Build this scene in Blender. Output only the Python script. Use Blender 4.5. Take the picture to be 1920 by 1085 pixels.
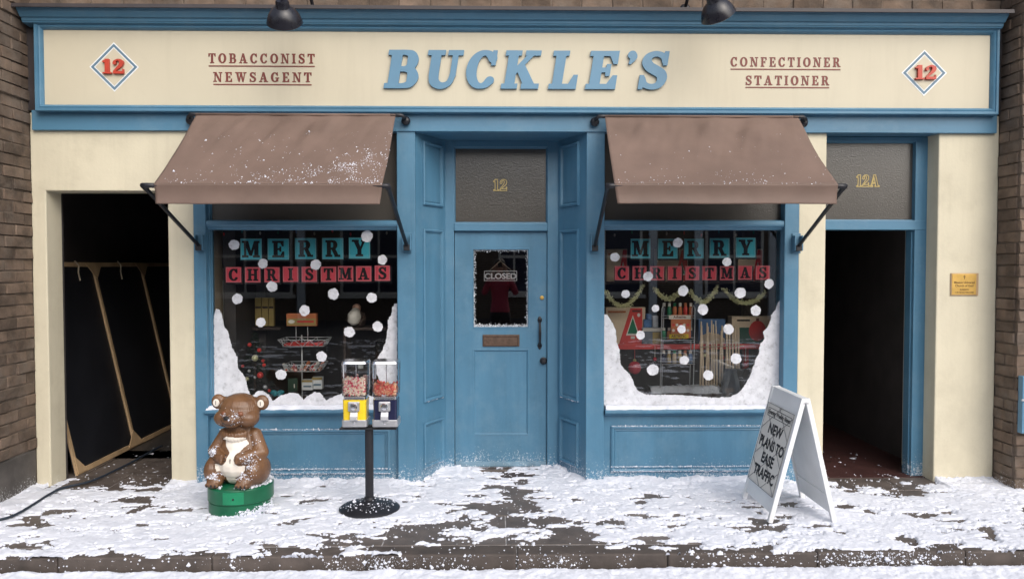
import bpy, bmesh, math, random
import numpy as np
from mathutils import Vector, Matrix, noise as mnoise
from mathutils.bvhtree import BVHTree

random.seed(7)
rng = np.random.default_rng(7)
for o in list(bpy.data.objects):
    bpy.data.objects.remove(o)
SC = bpy.context.scene
COL = SC.collection

# ------------------------------------------------------------------ camera
F = 1450.0                       # focal length in pixels of the 1920 wide photograph
CAM = Vector((0.0, -6.15, 1.75))
YAW, PITCH = math.atan(28 / F), math.atan(45.5 / F)
cd = bpy.data.cameras.new('camera')
cd.sensor_width = 36.0
cd.lens = 36.0 * F / 1920.0
cd.clip_start, cd.clip_end = 0.05, 400
cam = bpy.data.objects.new('camera', cd)
COL.objects.link(cam)
cam.location = CAM
cam.rotation_euler = (math.pi / 2 - PITCH, 0, -YAW)
SC.camera = cam
CR = cam.rotation_euler.to_matrix()

# ------------------------------------------------------------------ sky, sun, exposure
SUN_EL, SUN_AZ = math.radians(38), math.radians(154)      # azimuth clockwise from +Y
world = bpy.data.worlds.new('World')
SC.world = world
world.use_nodes = True
wn = world.node_tree
sky = wn.nodes.new('ShaderNodeTexSky')
sky.sky_type = 'NISHITA'
sky.sun_disc = False
sky.sun_elevation = SUN_EL
sky.sun_rotation = SUN_AZ
sky.air_density = 1.0
sky.dust_density = 4.0
sky.ozone_density = 1.0
hs = wn.nodes.new('ShaderNodeHueSaturation')
hs.inputs['Saturation'].default_value = 0.6
bg = wn.nodes['Background']
bg.inputs['Strength'].default_value = 0.14
wn.links.new(sky.outputs[0], hs.inputs['Color'])
wn.links.new(hs.outputs[0], bg.inputs['Color'])
sl = bpy.data.lights.new('sun', 'SUN')
sl.energy = 1.4
sl.angle = math.radians(75)
sl.color = (1.0, 0.975, 0.94)
sun = bpy.data.objects.new('sun', sl)
COL.objects.link(sun)
sd = Vector((math.sin(SUN_AZ) * math.cos(SUN_EL), math.cos(SUN_AZ) * math.cos(SUN_EL), math.sin(SUN_EL)))
sun.rotation_euler = sd.to_track_quat('Z', 'Y').to_euler()
sun.location = sd * 30
SC.render.engine = 'CYCLES'
SC.view_settings.view_transform = 'Standard'
SC.view_settings.look = 'None'
SC.view_settings.exposure = 0.44
SC.view_settings.gamma = 1.0

# ------------------------------------------------------------------ helpers
def P(px, py, Y):
    """Point of the plane y=Y that a measured photograph position falls on."""
    d = CR @ Vector(((px - 960) / F, -(py - 542.5) / F, -1))
    t = (Y - CAM.y) / d.y
    return CAM + d * t

def G(px, py, z=0.0):
    d = CR @ Vector(((px - 960) / F, -(py - 542.5) / F, -1))
    t = (z - CAM.z) / d.z
    return CAM + d * t

def R(x0, y0, x1, y1, Y):
    c = [P(x, y, Y) for x, y in ((x0, y0), (x1, y0), (x1, y1), (x0, y1))]
    return ((c[0].x + c[3].x) / 2, (c[1].x + c[2].x) / 2, (c[2].z + c[3].z) / 2, (c[0].z + c[1].z) / 2)

def tag(o, label=None, cat=None, group=None, kind=None):
    if label: o['label'] = label
    if cat: o['category'] = cat
    if group: o['group'] = group
    if kind: o['kind'] = kind
    return o

WM = {}
def thing(name, label=None, cat=None, loc=(0, 0, 0), rz=0, group=None, parent=None):
    o = bpy.data.objects.new(name, None)
    o.empty_display_size = 0.1
    COL.objects.link(o)
    m = Matrix.Translation(Vector(loc)) @ Matrix.Rotation(rz, 4, 'Z')
    if parent is not None:
        o.parent = parent
        o.matrix_parent_inverse = WM[parent.name].inverted()
    o.matrix_basis = m
    WM[o.name] = m
    return tag(o, label, cat, group)

def link(name, me, mat, parent=None, local=False, smooth=False, bev=0, seg=2):
    o = bpy.data.objects.new(name, me)
    COL.objects.link(o)
    if mat is not None and not me.materials:
        for m in (mat if isinstance(mat, (list, tuple)) else [mat]):
            me.materials.append(m)
    if parent is not None:
        o.parent = parent
        if not local:
            o.matrix_parent_inverse = WM[parent.name].inverted()
        WM[o.name] = WM[parent.name].copy() if local else Matrix.Identity(4)
    else:
        WM[o.name] = Matrix.Identity(4)
    if smooth:
        me.polygons.foreach_set('use_smooth', [True] * len(me.polygons))
    if bev:
        b = o.modifiers.new('bevel', 'BEVEL')
        b.width = bev
        b.segments = seg
        b.limit_method = 'ANGLE'
        b.angle_limit = math.radians(40)
    return o

class MB:
    def __init__(s):
        s.v, s.f, s.mi = [], [], []
    def add(s, vs, fs, mi=0):
        n = len(s.v)
        s.v += [tuple(v) for v in vs]
        s.f += [tuple(i + n for i in f) for f in fs]
        s.mi += [mi] * len(fs)
        return s
    def box(s, x0, x1, y0, y1, z0, z1, mi=0):
        if x0 > x1: x0, x1 = x1, x0
        if y0 > y1: y0, y1 = y1, y0
        if z0 > z1: z0, z1 = z1, z0
        v = [(x0, y0, z0), (x1, y0, z0), (x1, y1, z0), (x0, y1, z0), (x0, y0, z1), (x1, y0, z1), (x1, y1, z1), (x0, y1, z1)]
        return s.add(v, [(0, 3, 2, 1), (4, 5, 6, 7), (0, 1, 5, 4), (1, 2, 6, 5), (2, 3, 7, 6), (3, 0, 4, 7)], mi)
    def obox(s, c, u, v, w, hu, hv, hw, mi=0):
        """oriented box: centre, three axes, half sizes"""
        c, u, v, w = Vector(c), Vector(u).normalized(), Vector(v).normalized(), Vector(w).normalized()
        pts = []
        for dz in (-1, 1):
            for dx, dy in ((-1, -1), (1, -1), (1, 1), (-1, 1)):
                pts.append(c + u * hu * dx + v * hv * dy + w * hw * dz)
        return s.add(pts, [(0, 3, 2, 1), (4, 5, 6, 7), (0, 1, 5, 4), (1, 2, 6, 5), (2, 3, 7, 6), (3, 0, 4, 7)], mi)
    def beam(s, a, b, w, h, up=(0, 0, 1), mi=0):
        a, b = Vector(a), Vector(b)
        u = (b - a).normalized()
        v = Vector(up).cross(u).normalized()
        n = u.cross(v)
        return s.obox((a + b) / 2, u, v, n, (b - a).length / 2, w / 2, h / 2, mi)
    def tube(s, pts, r, n=8, mi=0, cap=True):
        pts = [Vector(p) for p in pts]
        rs = r if isinstance(r, (list, tuple)) else [r] * len(pts)
        base = len(s.v)
        ref = None
        for i, p in enumerate(pts):
            t = (pts[min(i + 1, len(pts) - 1)] - pts[max(i - 1, 0)])
            t = t.normalized() if t.length > 1e-9 else Vector((0, 0, 1))
            if ref is None:
                ref = Vector((0, 0, 1)) if abs(t.z) < .9 else Vector((1, 0, 0))
            a = t.cross(ref).normalized()
            b = t.cross(a)
            ref = -b if b.length > 0 else ref
            ref = a.cross(t)
            for k in range(n):
                q = 2 * math.pi * k / n
                s.v.append(tuple(p + (a * math.cos(q) + b * math.sin(q)) * rs[i]))
        for i in range(len(pts) - 1):
            for k in range(n):
                j = (k + 1) % n
                s.f.append((base + i * n + k, base + i * n + j, base + (i + 1) * n + j, base + (i + 1) * n + k))
                s.mi.append(mi)
        if cap:
            s.f.append(tuple(base + k for k in range(n))[::-1]); s.mi.append(mi)
            s.f.append(tuple(base + (len(pts) - 1) * n + k for k in range(n))); s.mi.append(mi)
        return s
    def lathe(s, prof, c=(0, 0, 0), n=24, mi=0, M=None):
        """profile of (radius, height) about a vertical axis through c"""
        base = len(s.v)
        M = M or Matrix.Identity(3)
        c = Vector(c)
        for r, z in prof:
            for k in range(n):
                q = 2 * math.pi * k / n
                s.v.append(tuple(c + M @ Vector((r * math.cos(q), r * math.sin(q), z))))
        for i in range(len(prof) - 1):
            for k in range(n):
                j = (k + 1) % n
                s.f.append((base + i * n + k, base + i * n + j, base + (i + 1) * n + j, base + (i + 1) * n + k))
                s.mi.append(mi)
        if prof[0][0] > 1e-6:
            s.f.append(tuple(base + k for k in range(n))[::-1]); s.mi.append(mi)
        if prof[-1][0] > 1e-6:
            s.f.append(tuple(base + (len(prof) - 1) * n + k for k in range(n))); s.mi.append(mi)
        return s
    def ball(s, c, rx, ry=None, rz=None, nu=16, nv=10, mi=0):
        ry = rx if ry is None else ry
        rz = rx if rz is None else rz
        c = Vector(c)
        base = len(s.v)
        s.v.append(tuple(c + Vector((0, 0, -rz))))
        for i in range(1, nv):
            t = -math.pi / 2 + math.pi * i / nv
            for k in range(nu):
                q = 2 * math.pi * k / nu
                s.v.append((c.x + rx * math.cos(t) * math.cos(q), c.y + ry * math.cos(t) * math.sin(q), c.z + rz * math.sin(t)))
        s.v.append(tuple(c + Vector((0, 0, rz))))
        for k in range(nu):
            j = (k + 1) % nu
            s.f.append((base, base + 1 + j, base + 1 + k)); s.mi.append(mi)
            for i in range(nv - 2):
                a = base + 1 + i * nu
                s.f.append((a + k, a + j, a + nu + j, a + nu + k)); s.mi.append(mi)
            a = base + 1 + (nv - 2) * nu
            s.f.append((a + k, a + j, base + 1 + (nv - 1) * nu)); s.mi.append(mi)
        return s
    def prism(s, poly, ax, d0, d1, mi=0):
        """polygon in the plane across axis ax (0 x,1 y,2 z), extruded from d0 to d1"""
        def pt(p, d):
            q = [0, 0, 0]
            o = [i for i in range(3) if i != ax]
            q[o[0]], q[o[1]], q[ax] = p[0], p[1], d
            return tuple(q)
        n = len(poly)
        vs = [pt(p, d0) for p in poly] + [pt(p, d1) for p in poly]
        fs = [tuple(range(n))[::-1], tuple(range(n, 2 * n))]
        fs += [(i, (i + 1) % n, n + (i + 1) % n, n + i) for i in range(n)]
        return s.add(vs, fs, mi)
    def sweep_rect(s, O, U, V, N, u0, u1, v0, v1, prof, mi=0):
        """mitred moulding round a rectangle; prof = list of (inset, height)"""
        O, U, V, N = Vector(O), Vector(U), Vector(V), Vector(N)
        base = len(s.v)
        for i, h in prof:
            for u, v in ((u0 + i, v0 + i), (u1 - i, v0 + i), (u1 - i, v1 - i), (u0 + i, v1 - i)):
                s.v.append(tuple(O + U * u + V * v + N * h))
        m = len(prof)
        for a in range(m - 1):
            for k in range(4):
                j = (k + 1) % 4
                s.f.append((base + a * 4 + k, base + a * 4 + j, base + (a + 1) * 4 + j, base + (a + 1) * 4 + k))
                s.mi.append(mi)
        return s
    def mesh(s, name='mesh'):
        me = bpy.data.meshes.new(name)
        me.from_pydata(s.v, [], s.f)
        bm = bmesh.new(); bm.from_mesh(me)
        bmesh.ops.recalc_face_normals(bm, faces=bm.faces)
        bm.to_mesh(me); bm.free()
        if any(s.mi):
            me.polygons.foreach_set('material_index', s.mi)
        me.update()
        return me
    def build(s, name, mat, parent=None, local=False, smooth=False, bev=0, seg=2):
        return link(name, s.mesh(name), mat, parent, local, smooth, bev, seg)

def box(name, x0, x1, y0, y1, z0, z1, mat, parent=None, bev=.003, local=False):
    return MB().box(x0, x1, y0, y1, z0, z1).build(name, mat, parent, local, bev=bev)

def autosmooth(o, deg=35):
    me = o.data
    me.polygons.foreach_set('use_smooth', [True] * len(me.polygons))
    me.set_sharp_from_angle(angle=math.radians(deg))
    return o

# ------------------------------------------------------------------ materials
def srgb(r, g, b):
    def c(x):
        x /= 255
        return x / 12.92 if x <= .04045 else ((x + .055) / 1.055) ** 2.4
    return (c(r), c(g), c(b), 1)

class NT:
    def __init__(s, name):
        s.m = bpy.data.materials.new(name)
        s.m.use_nodes = True
        s.t = s.m.node_tree
        s.b = s.t.nodes['Principled BSDF']
        s.out = s.t.nodes['Material Output']
        s._pos = None
    def n(s, typ, **kw):
        nd = s.t.nodes.new(typ)
        for k, v in kw.items():
            setattr(nd, k, v)
        return nd
    def l(s, a, b):
        s.t.links.new(a, b)
    def pos(s):
        if s._pos is None:
            s._pos = s.n('ShaderNodeNewGeometry').outputs['Position']
        return s._pos
    def scaled(s, sc):
        mp = s.n('ShaderNodeMapping')
        mp.inputs['Scale'].default_value = sc
        s.l(s.pos(), mp.inputs['Vector'])
        return mp.outputs[0]
    def noise(s, scale, detail=4, rough=.55, vec=None):
        nd = s.n('ShaderNodeTexNoise')
        nd.inputs['Scale'].default_value = scale
        nd.inputs['Detail'].default_value = detail
        nd.inputs['Roughness'].default_value = rough
        s.l(vec if vec is not None else s.pos(), nd.inputs['Vector'])
        return nd.outputs['Fac']
    def ramp(s, fac, stops, interp='LINEAR'):
        r = s.n('ShaderNodeValToRGB')
        r.color_ramp.interpolation = interp
        els = r.color_ramp.elements
        while len(els) < len(stops):
            els.new(.5)
        for e, (p, c) in zip(els, stops):
            e.position = p
            e.color = c if len(c) == 4 else (*c, 1)
        s.l(fac, r.inputs[0])
        return r.outputs[0]
    def mix(s, fac, a, b, typ='MIX'):
        m = s.n('ShaderNodeMix', data_type='RGBA', blend_type=typ)
        for v, i in ((fac, 0), (a, 6), (b, 7)):
            if isinstance(v, (int, float)):
                m.inputs[i].default_value = v
            elif isinstance(v, (tuple, list)):
                m.inputs[i].default_value = v
            else:
                s.l(v, m.inputs[i])
        return m.outputs[2]
    def math(s, op, a, b=None, clamp=False):
        m = s.n('ShaderNodeMath', operation=op)
        m.use_clamp = clamp
        for v, i in ((a, 0), (b, 1)):
            if v is None: continue
            if isinstance(v, (int, float)):
                m.inputs[i].default_value = v
            else:
                s.l(v, m.inputs[i])
        return m.outputs[0]
    def maprange(s, v, a, b, c=0, d=1):
        m = s.n('ShaderNodeMapRange')
        s.l(v, m.inputs[0])
        for i, x in enumerate((a, b, c, d)):
            m.inputs[i + 1].default_value = x
        return m.outputs[0]
    def bump(s, h, strength=.3, dist=.01):
        b = s.n('ShaderNodeBump')
        b.inputs['Strength'].default_value = strength
        b.inputs['Distance'].default_value = dist
        s.l(h, b.inputs['Height'])
        s.l(b.outputs[0], s.b.inputs['Normal'])
        return b
    def z(s):
        sp = s.n('ShaderNodeSeparateXYZ')
        s.l(s.pos(), sp.inputs[0])
        return sp.outputs[2]

SNOWC = (.80, .81, .83, 1)
def pm(name, col, rough=.5, var=.12, scale=6, bump=.1, bscale=60, metal=0, spec=.5, coat=0, stretch=None, rand=0, dust=None, dirt=0, patch=None, streak=0, pf=.75):
    """general painted / plain material with blotchy variation, fine relief and optional snow dusting"""
    m = NT(name)
    b = m.b
    b.inputs['Roughness'].default_value = rough
    b.inputs['Metallic'].default_value = metal
    b.inputs['Specular IOR Level'].default_value = spec
    b.inputs['Coat Weight'].default_value = coat
    vec = m.scaled(stretch) if stretch else None
    nz = m.noise(scale, 5, .6, vec)
    c = (*col[:3], 1)
    lo = (col[0] * (1 - var), col[1] * (1 - var), col[2] * (1 - var), 1)
    hi = (min(1, col[0] * (1 + var)), min(1, col[1] * (1 + var)), min(1, col[2] * (1 + var)), 1)
    out = m.ramp(nz, [(.3, lo), (.7, hi)])
    if rand:
        oi = m.n('ShaderNodeObjectInfo')
        h = m.n('ShaderNodeHueSaturation')
        m.l(out, h.inputs['Color'])
        m.l(m.maprange(oi.outputs['Random'], 0, 1, 1 - rand, 1 + rand), h.inputs['Value'])
        out = h.outputs[0]
    if dirt:
        d = m.noise(2.3, 8, .7)
        f = m.maprange(d, .52, .75, 0, dirt)
        out = m.mix(f, out, (col[0] * .45, col[1] * .42, col[2] * .38, 1))
    if streak:
        sn_ = m.noise(1.0, 6, .7, m.scaled((9, 9, .7)))
        out = m.mix(m.maprange(sn_, .5, .8, 0, streak), out, (col[0] * .5, col[1] * .47, col[2] * .42, 1))
    if patch:
        pn = m.noise(3.1, 7, .75)
        out = m.mix(m.maprange(pn, .48, .68, 0, pf), out, (*patch, 1))
    if dust:
        z0, z1, amt = dust
        fz = m.maprange(m.z(), z0, z1, 1, 0)
        fz = m.math('MULTIPLY', fz, amt)
        nn = m.noise(70, 6, .75)
        big = m.noise(5, 3)
        nn = m.math('ADD', nn, m.math('MULTIPLY', m.math('SUBTRACT', big, .5), .22))
        th = m.math('SUBTRACT', .78, m.math('MULTIPLY', fz, .34))
        fac = m.math('MULTIPLY', m.math('SUBTRACT', nn, th), 9, clamp=True)
        out = m.mix(m.math('MULTIPLY', fac, .8), out, SNOWC)
    m.l(out, b.inputs['Base Color'])
    m.l(m.maprange(nz, .2, .8, rough * .88, min(1, rough * 1.12)), b.inputs['Roughness'])
    if bump:
        m.bump(m.noise(bscale, 4, .6, vec), bump, .004)
    return m.m

M = {}
BLUE = (.070, .186, .290)
M['blue'] = pm('blue_paint', BLUE, .45, .14, 3, .18, 45, stretch=(1.6, 1.6, .25), dirt=.2, dust=(.02, .38, .9), streak=.25, patch=(.125, .235, .325), pf=.5)
M['blue_high'] = pm('blue_paint_upper', BLUE, .45, .12, 3, .16, 45, stretch=(.25, 1.6, 1.6), dirt=.2, patch=(.125, .235, .325), pf=.45)
M['cream'] = pm('cream_render', (.61, .56, .425), .75, .06, 2.5, .35, 35, dirt=.28, dust=(.0, .35, .6), streak=.2)
M['cream_sign'] = pm('cream_sign_paint', (.545, .495, .375), .5, .035, 1.5, .05, 120, streak=.14, dirt=.08)
M['awning'] = pm('brown_awning_cloth', (.158, .107, .086), .6, .14, 3, .2, 300, spec=.35)
M['black'] = pm('black_iron', (.012, .012, .016), .42, .2, 20, .1, 90)
M['lead'] = pm('lead_flashing', (.035, .028, .03), .6, .3, 6, .2, 30, dirt=.3)
M['mortar'] = pm('mortar', (.14, .108, .085), .95, .3, 14, .8, 60)
M['brick'] = pm('brown_brick', (.125, .088, .064), .92, .5, 7, .9, 45, rand=.26, dirt=.5, patch=(.17, .14, .115), dust=(0, .28, .8))
M['plinth'] = pm('grey_plinth', (.085, .076, .07), .9, .35, 5, .7, 30, dirt=.4, dust=(0, .25, .9))
M['red_letter'] = pm('red_letter_paint', (.46, .045, .022), .4, .1, 8, .05)
M['maroon'] = pm('maroon_lettering', (.16, .03, .022), .5, .1, 8, 0)
M['line_blue'] = pm('slate_blue_line', (.11, .19, .26), .5, .1, 8, 0)
M['letter_blue'] = pm('blue_letter_paint', (.10, .225, .34), .4, .06, 5, .05)
M['stone'] = pm('paving_stone', (.098, .080, .070), .5, .35, 7, .6, 70, rand=.12, dirt=.3)
M['kerb'] = pm('kerb_stone', (.075, .06, .052), .75, .3, 8, .6, 60, rand=.15, dust=(-.16, -.02, .42))
M['joint'] = pm('paving_joint', (.30, .29, .29), .95, .6, 14, .5, 60)
M['road'] = pm('asphalt', (.045, .045, .048), .9, .3, 20, .8, 90)
M['brass'] = pm('brass', (.62, .40, .12), .38, .12, 12, .1, 60, metal=.85)
M['brass_dark'] = pm('engraved_brass', (.16, .09, .02), .6, .1, 10, 0)
M['bronze'] = pm('aged_bronze', (.11, .07, .05), .5, .3, 25, .3, 70, metal=.4)
M['white'] = pm('white_board_paint', (.77, .78, .79), .45, .06, 4, .05, 60, dirt=.1)
M['paper'] = pm('cream_paper', (.70, .67, .62), .8, .05, 6, .05)
M['ink'] = pm('black_ink', (.012, .012, .014), .7, .1, 10, 0)
M['wood'] = pm('pale_timber', (.42, .29, .165), .7, .25, 5, .3, 60, stretch=(1, 1, .12))
M['blackcloth'] = pm('black_canvas', (.009, .010, .014), .5, .2, 3, .2, 60)
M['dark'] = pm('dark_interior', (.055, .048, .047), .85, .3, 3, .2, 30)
M['darkwood'] = pm('dark_wood', (.05, .030, .022), .6, .35, 6, .2, 40, stretch=(1, 1, .1))
M['tan'] = pm('tan_board', (.70, .56, .40), .75, .12, 4, .2, 40)
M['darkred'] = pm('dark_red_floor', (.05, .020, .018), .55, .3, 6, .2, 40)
M['wetfloor'] = pm('wet_stone_floor', (.05, .046, .043), .38, .35, 6, .3, 40)
M['chrome'] = pm('chrome', (.75, .75, .77), .18, .05, 20, .03, 30, metal=1)
M['steel'] = pm('cast_metal', (.58, .58, .60), .38, .08, 15, .12, 50, metal=.8)
M['yellow'] = pm('yellow_enamel', (.80, .56, .02), .25, .05, 8, 0, coat=.4)
M['navy'] = pm('navy_enamel', (.010, .012, .045), .25, .1, 8, 0, coat=.4)
M['green'] = pm('green_gloss', (.004, .10, .045), .35, .15, 8, .1, 50, dust=(-.02, .10, .9))
M['green_lt'] = pm('bright_green_gloss', (.006, .19, .085), .35, .1, 8, .1, 50)
M['ivory'] = pm('ivory_paint', (.76, .70, .62), .55, .06, 10, .1, 60)
M['clothred'] = pm('red_gloss', (.70, .05, .04), .35, .12, 8, .05)
M['wire'] = pm('white_wire', (.62, .63, .64), .35, .05, 10, 0, metal=.3)
M['cable'] = pm('blue_black_cable', (.02, .03, .045), .5, .1, 10, 0)
M['string'] = pm('pale_string', (.45, .38, .28), .8, .1, 30, 0)
M['silver'] = pm('silver_glitter', (.72, .73, .76), .3, .2, 90, .3, 200, metal=.6)
M['tinsel'] = pm('gold_tinsel', (.80, .76, .45), .3, .3, 90, .3, 200, metal=.2)
M['pine'] = pm('dark_pine', (.015, .035, .018), .6, .4, 30, .3, 90)
M['gold'] = pm('gold_leaf', (.38, .29, .11), .45, .1, 10, 0, metal=.3)
M['carton'] = pm('tan_carton', (.74, .57, .40), .75, .08, 6, .1)
M['cardblue'] = pm('turquoise_card', (.09, .68, .83), .6, .04, 6, 0)
M['cardred'] = pm('scarlet_card', (.88, .09, .13), .6, .04, 6, 0)
M['cardedge'] = pm('black_card', (.014, .013, .018), .6, .1, 6, 0)
M['cardblue_l'] = pm('pale_turquoise_line', (.30, .66, .74), .6, .03, 6, 0)
M['cardred_l'] = pm('pale_scarlet_line', (.74, .25, .27), .6, .03, 6, 0)
M['tag_gold'] = pm('gold_tin', (.42, .30, .10), .45, .15, 8, .1, metal=.3)
M['orange'] = pm('orange_print', (.58, .17, .06), .55, .1, 8, 0)
M['blueprint'] = pm('blue_print', (.07, .16, .34), .5, .2, 12, 0)
M['skin'] = pm('skin', (.45, .25, .18), .5, .06, 10, .05)
M['teal'] = pm('teal_paper', (.02, .25, .30), .5, .2, 20, .1)
M['logwood'] = pm('pale_log', (.46, .33, .19), .8, .25, 10, .5, 50, stretch=(.15, 1, 1))
M['bark'] = pm('bark', (.09, .06, .045), .9, .4, 18, .9, 50)
M['pink'] = pm('pink_wool', (.42, .05, .085), .9, .15, 20, .2, 120)
M['hair'] = pm('brown_hair', (.03, .018, .012), .6, .3, 40, .3, 90)

# snow
def snow_mat(name, col):
    m = NT(name)
    nz = m.noise(9, 6, .65)
    m.l(m.ramp(nz, [(.28, (col[0] * .82, col[1] * .835, col[2] * .86, 1)), (.58, (*col, 1))]), m.b.inputs['Base Color'])
    m.b.inputs['Roughness'].default_value = .85
    m.b.inputs['Specular IOR Level'].default_value = .25
    m.b.inputs['Subsurface Weight'].default_value = 0
    h = m.math('ADD', m.noise(90, 6, .75), m.math('MULTIPLY', m.noise(300, 3, .6), .5))
    m.bump(h, .42, .005)
    return m.m
M['snow'] = snow_mat('snow', (.70, .72, .79))
def painted_snow():
    m = NT('white_window_paint')
    v = m.n('ShaderNodeTexVoronoi')
    v.inputs['Scale'].default_value = 14
    v.inputs['Randomness'].default_value = 1
    m.l(m.pos(), v.inputs['Vector'])
    ns = m.noise(22, 6, .7)
    m.l(m.ramp(m.math('ADD', m.math('MULTIPLY', v.outputs['Distance'], .45), m.math('MULTIPLY', ns, .8)), [(.3, (.74, .75, .79, 1)), (.75, (.58, .59, .63, 1))]), m.b.inputs['Base Color'])
    m.b.inputs['Roughness'].default_value = .8
    tr = m.n('ShaderNodeBsdfTransparent')
    mx = m.n('ShaderNodeMixShader')
    a = m.noise(24, 6, .8)
    at_ = m.n('ShaderNodeAttribute', attribute_name='cover')
    body_ = m.maprange(a, .52, .74, .96, .5)
    edge = m.math('MULTIPLY', m.math('ADD', m.math('MULTIPLY', at_.outputs['Fac'], 1.5), m.math('SUBTRACT', m.noise(85, 5, .7), .72)), 3.2, clamp=True)
    m.l(m.math('MULTIPLY', body_, edge), mx.inputs[0])
    m.l(tr.outputs[0], mx.inputs[1])
    m.l(m.b.outputs[0], mx.inputs[2])
    m.l(mx.outputs[0], m.out.inputs[0])
    m.bump(ns, .4, .004)
    return m.m
M['paintsnow'] = painted_snow()

def glass_mat(name, tint=(1, 1, 1, 1), boost=1.0, rough=.0):
    m = NT(name)
    m.t.nodes.remove(m.b)
    tr = m.n('ShaderNodeBsdfTransparent'); tr.inputs[0].default_value = tint
    gl = m.n('ShaderNodeBsdfGlossy'); gl.inputs['Roughness'].default_value = rough
    fr = m.n('ShaderNodeFresnel'); fr.inputs[0].default_value = 1.5
    mx = m.n('ShaderNodeMixShader')
    m.l(m.math('MULTIPLY', fr.outputs[0], boost, clamp=True), mx.inputs[0])
    m.l(tr.outputs[0], mx.inputs[1]); m.l(gl.outputs[0], mx.inputs[2])
    m.l(mx.outputs[0], m.out.inputs[0])
    return m.m
M['glass'] = glass_mat('window_glass', (.97, .98, .975, 1), 1.45, .012)
M['glass_b'] = glass_mat('bright_window_glass', (.97, .98, .975, 1), 3.0, .012)
M['doorglass'] = glass_mat('door_glass', (.9, .9, .9, 1), 2.6, .01)
M['hopper'] = glass_mat('clear_plastic', (.99, .99, .99, 1), 1.0, .03)
def obscure():
    m = NT('obscured_glass')
    m.b.inputs['Base Color'].default_value = (.070, .064, .056, 1)
    m.b.inputs['Roughness'].default_value = .16
    m.b.inputs['Specular IOR Level'].default_value = .8
    d = m.noise(95, 3, .55)
    v = m.n('ShaderNodeTexVoronoi', feature='SMOOTH_F1')
    v.inputs['Scale'].default_value = 130
    m.l(m.pos(), v.inputs['Vector'])
    m.bump(m.math('ADD', d, m.math('MULTIPLY', v.outputs['Distance'], .35)), .15, .010)
    return m.m
M['obscure'] = obscure()
def candy(name, cols):
    m = NT(name)
    g = m.n('ShaderNodeNewGeometry')
    st = [(i / len(cols), (*c, 1)) for i, c in enumerate(cols)]
    m.l(m.ramp(g.outputs['Random Per Island'], st, 'CONSTANT'), m.b.inputs['Base Color'])
    m.b.inputs['Roughness'].default_value = .3
    return m.m
M['beans'] = candy('mixed_sweets', [(.85, .72, .55), (.85, .78, .70), (.62, .05, .11), (.88, .70, .58), (.82, .55, .48), (.88, .82, .72), (.70, .14, .22), (.86, .76, .66)])
M['gums'] = candy('coral_sweets', [(.75, .18, .13), (.78, .42, .26), (.70, .12, .10), (.76, .50, .34), (.74, .26, .19)])
def bear_mat():
    m = NT('brown_bear_paint')
    w = m.n('ShaderNodeTexWave')
    w.inputs['Scale'].default_value = 30
    w.inputs['Distortion'].default_value = 7
    w.inputs['Detail'].default_value = 2
    m.l(m.pos(), w.inputs['Vector'])
    nz = m.noise(7, 4)
    m.l(m.ramp(nz, [(.3, (.115, .056, .028, 1)), (.7, (.185, .095, .046, 1))]), m.b.inputs['Base Color'])
    m.b.inputs['Roughness'].default_value = .27
    m.bump(m.math('ADD', w.outputs['Fac'], m.math('MULTIPLY', nz, .6)), .22, .006)
    return m.m
M['bear'] = bear_mat()

# ------------------------------------------------------------------ lettering: slab-serif glyphs from strokes
N_ = 96
_gx, _gy = np.meshgrid(np.linspace(-.15, 1.35, int(N_ * 1.5) + 1), np.linspace(-.15, 1.15, int(N_ * 1.3) + 1))
def g_poly(pts):
    pts = np.array(pts, float)
    if np.sum(pts[:, 0] * np.roll(pts[:, 1], -1) - np.roll(pts[:, 0], -1) * pts[:, 1]) < 0:
        pts = pts[::-1]
    d = np.full_like(_gx, -9.)
    for a, b in zip(pts, np.roll(pts, -1, 0)):
        e = b - a
        n = np.array([e[1], -e[0]]) / (np.hypot(*e) + 1e-9)
        d = np.maximum(d, (_gx - a[0]) * n[0] + (_gy - a[1]) * n[1])
    return d
def g_box(x0, y0, x1, y1):
    return g_poly([(x0, y0), (x1, y0), (x1, y1), (x0, y1)])
def g_stroke(pts, closed=False):
    """smooth variable-width stroke: points (x, y, half width)"""
    p = np.array(pts, float)
    n = len(p)
    out = []
    for i in range(n if closed else n - 1):
        p0, p1, p2, p3 = (p[(i + k) % n] if closed else p[min(max(i + k, 0), n - 1)] for k in (-1, 0, 1, 2))
        for t in np.linspace(0, 1, 7)[:-1]:
            out.append(.5 * (2 * p1 + (p2 - p0) * t + (2 * p0 - 5 * p1 + 4 * p2 - p3) * t * t + (3 * p1 - p0 - 3 * p2 + p3) * t ** 3))
    out.append(p[0] if closed else p[-1])
    d = np.full_like(_gx, 9.)
    for a, b in zip(out[:-1], out[1:]):
        e = b[:2] - a[:2]
        L = e @ e + 1e-9
        t = np.clip(((_gx - a[0]) * e[0] + (_gy - a[1]) * e[1]) / L, 0, 1)
        d = np.minimum(d, np.hypot(_gx - a[0] - e[0] * t, _gy - a[1] - e[1] * t) - (a[2] + (b[2] - a[2]) * t))
    return d
def g_u(*f):
    d = f[0]
    for q in f[1:]:
        d = np.minimum(d, q)
    return d
def ell(cx, cy, rx, ry, a0, a1, wt, wn, n=13):
    r = []
    for i in range(n):
        a = math.radians(a0 + (a1 - a0) * i / (n - 1))
        w = wn + (wt - wn) * abs(math.cos(a)) ** 1.3
        r.append((cx + rx * math.cos(a), cy + ry * math.sin(a), w))
    return r
ST, SF = .20, .09
def stem(x, w=ST, y0=0, y1=1): return g_box(x - w / 2, y0, x + w / 2, y1)
def st(x0, x1): return g_box(x0, 1 - SF, x1, 1)
def sb(x0, x1): return g_box(x0, 0, x1, SF)
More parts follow.
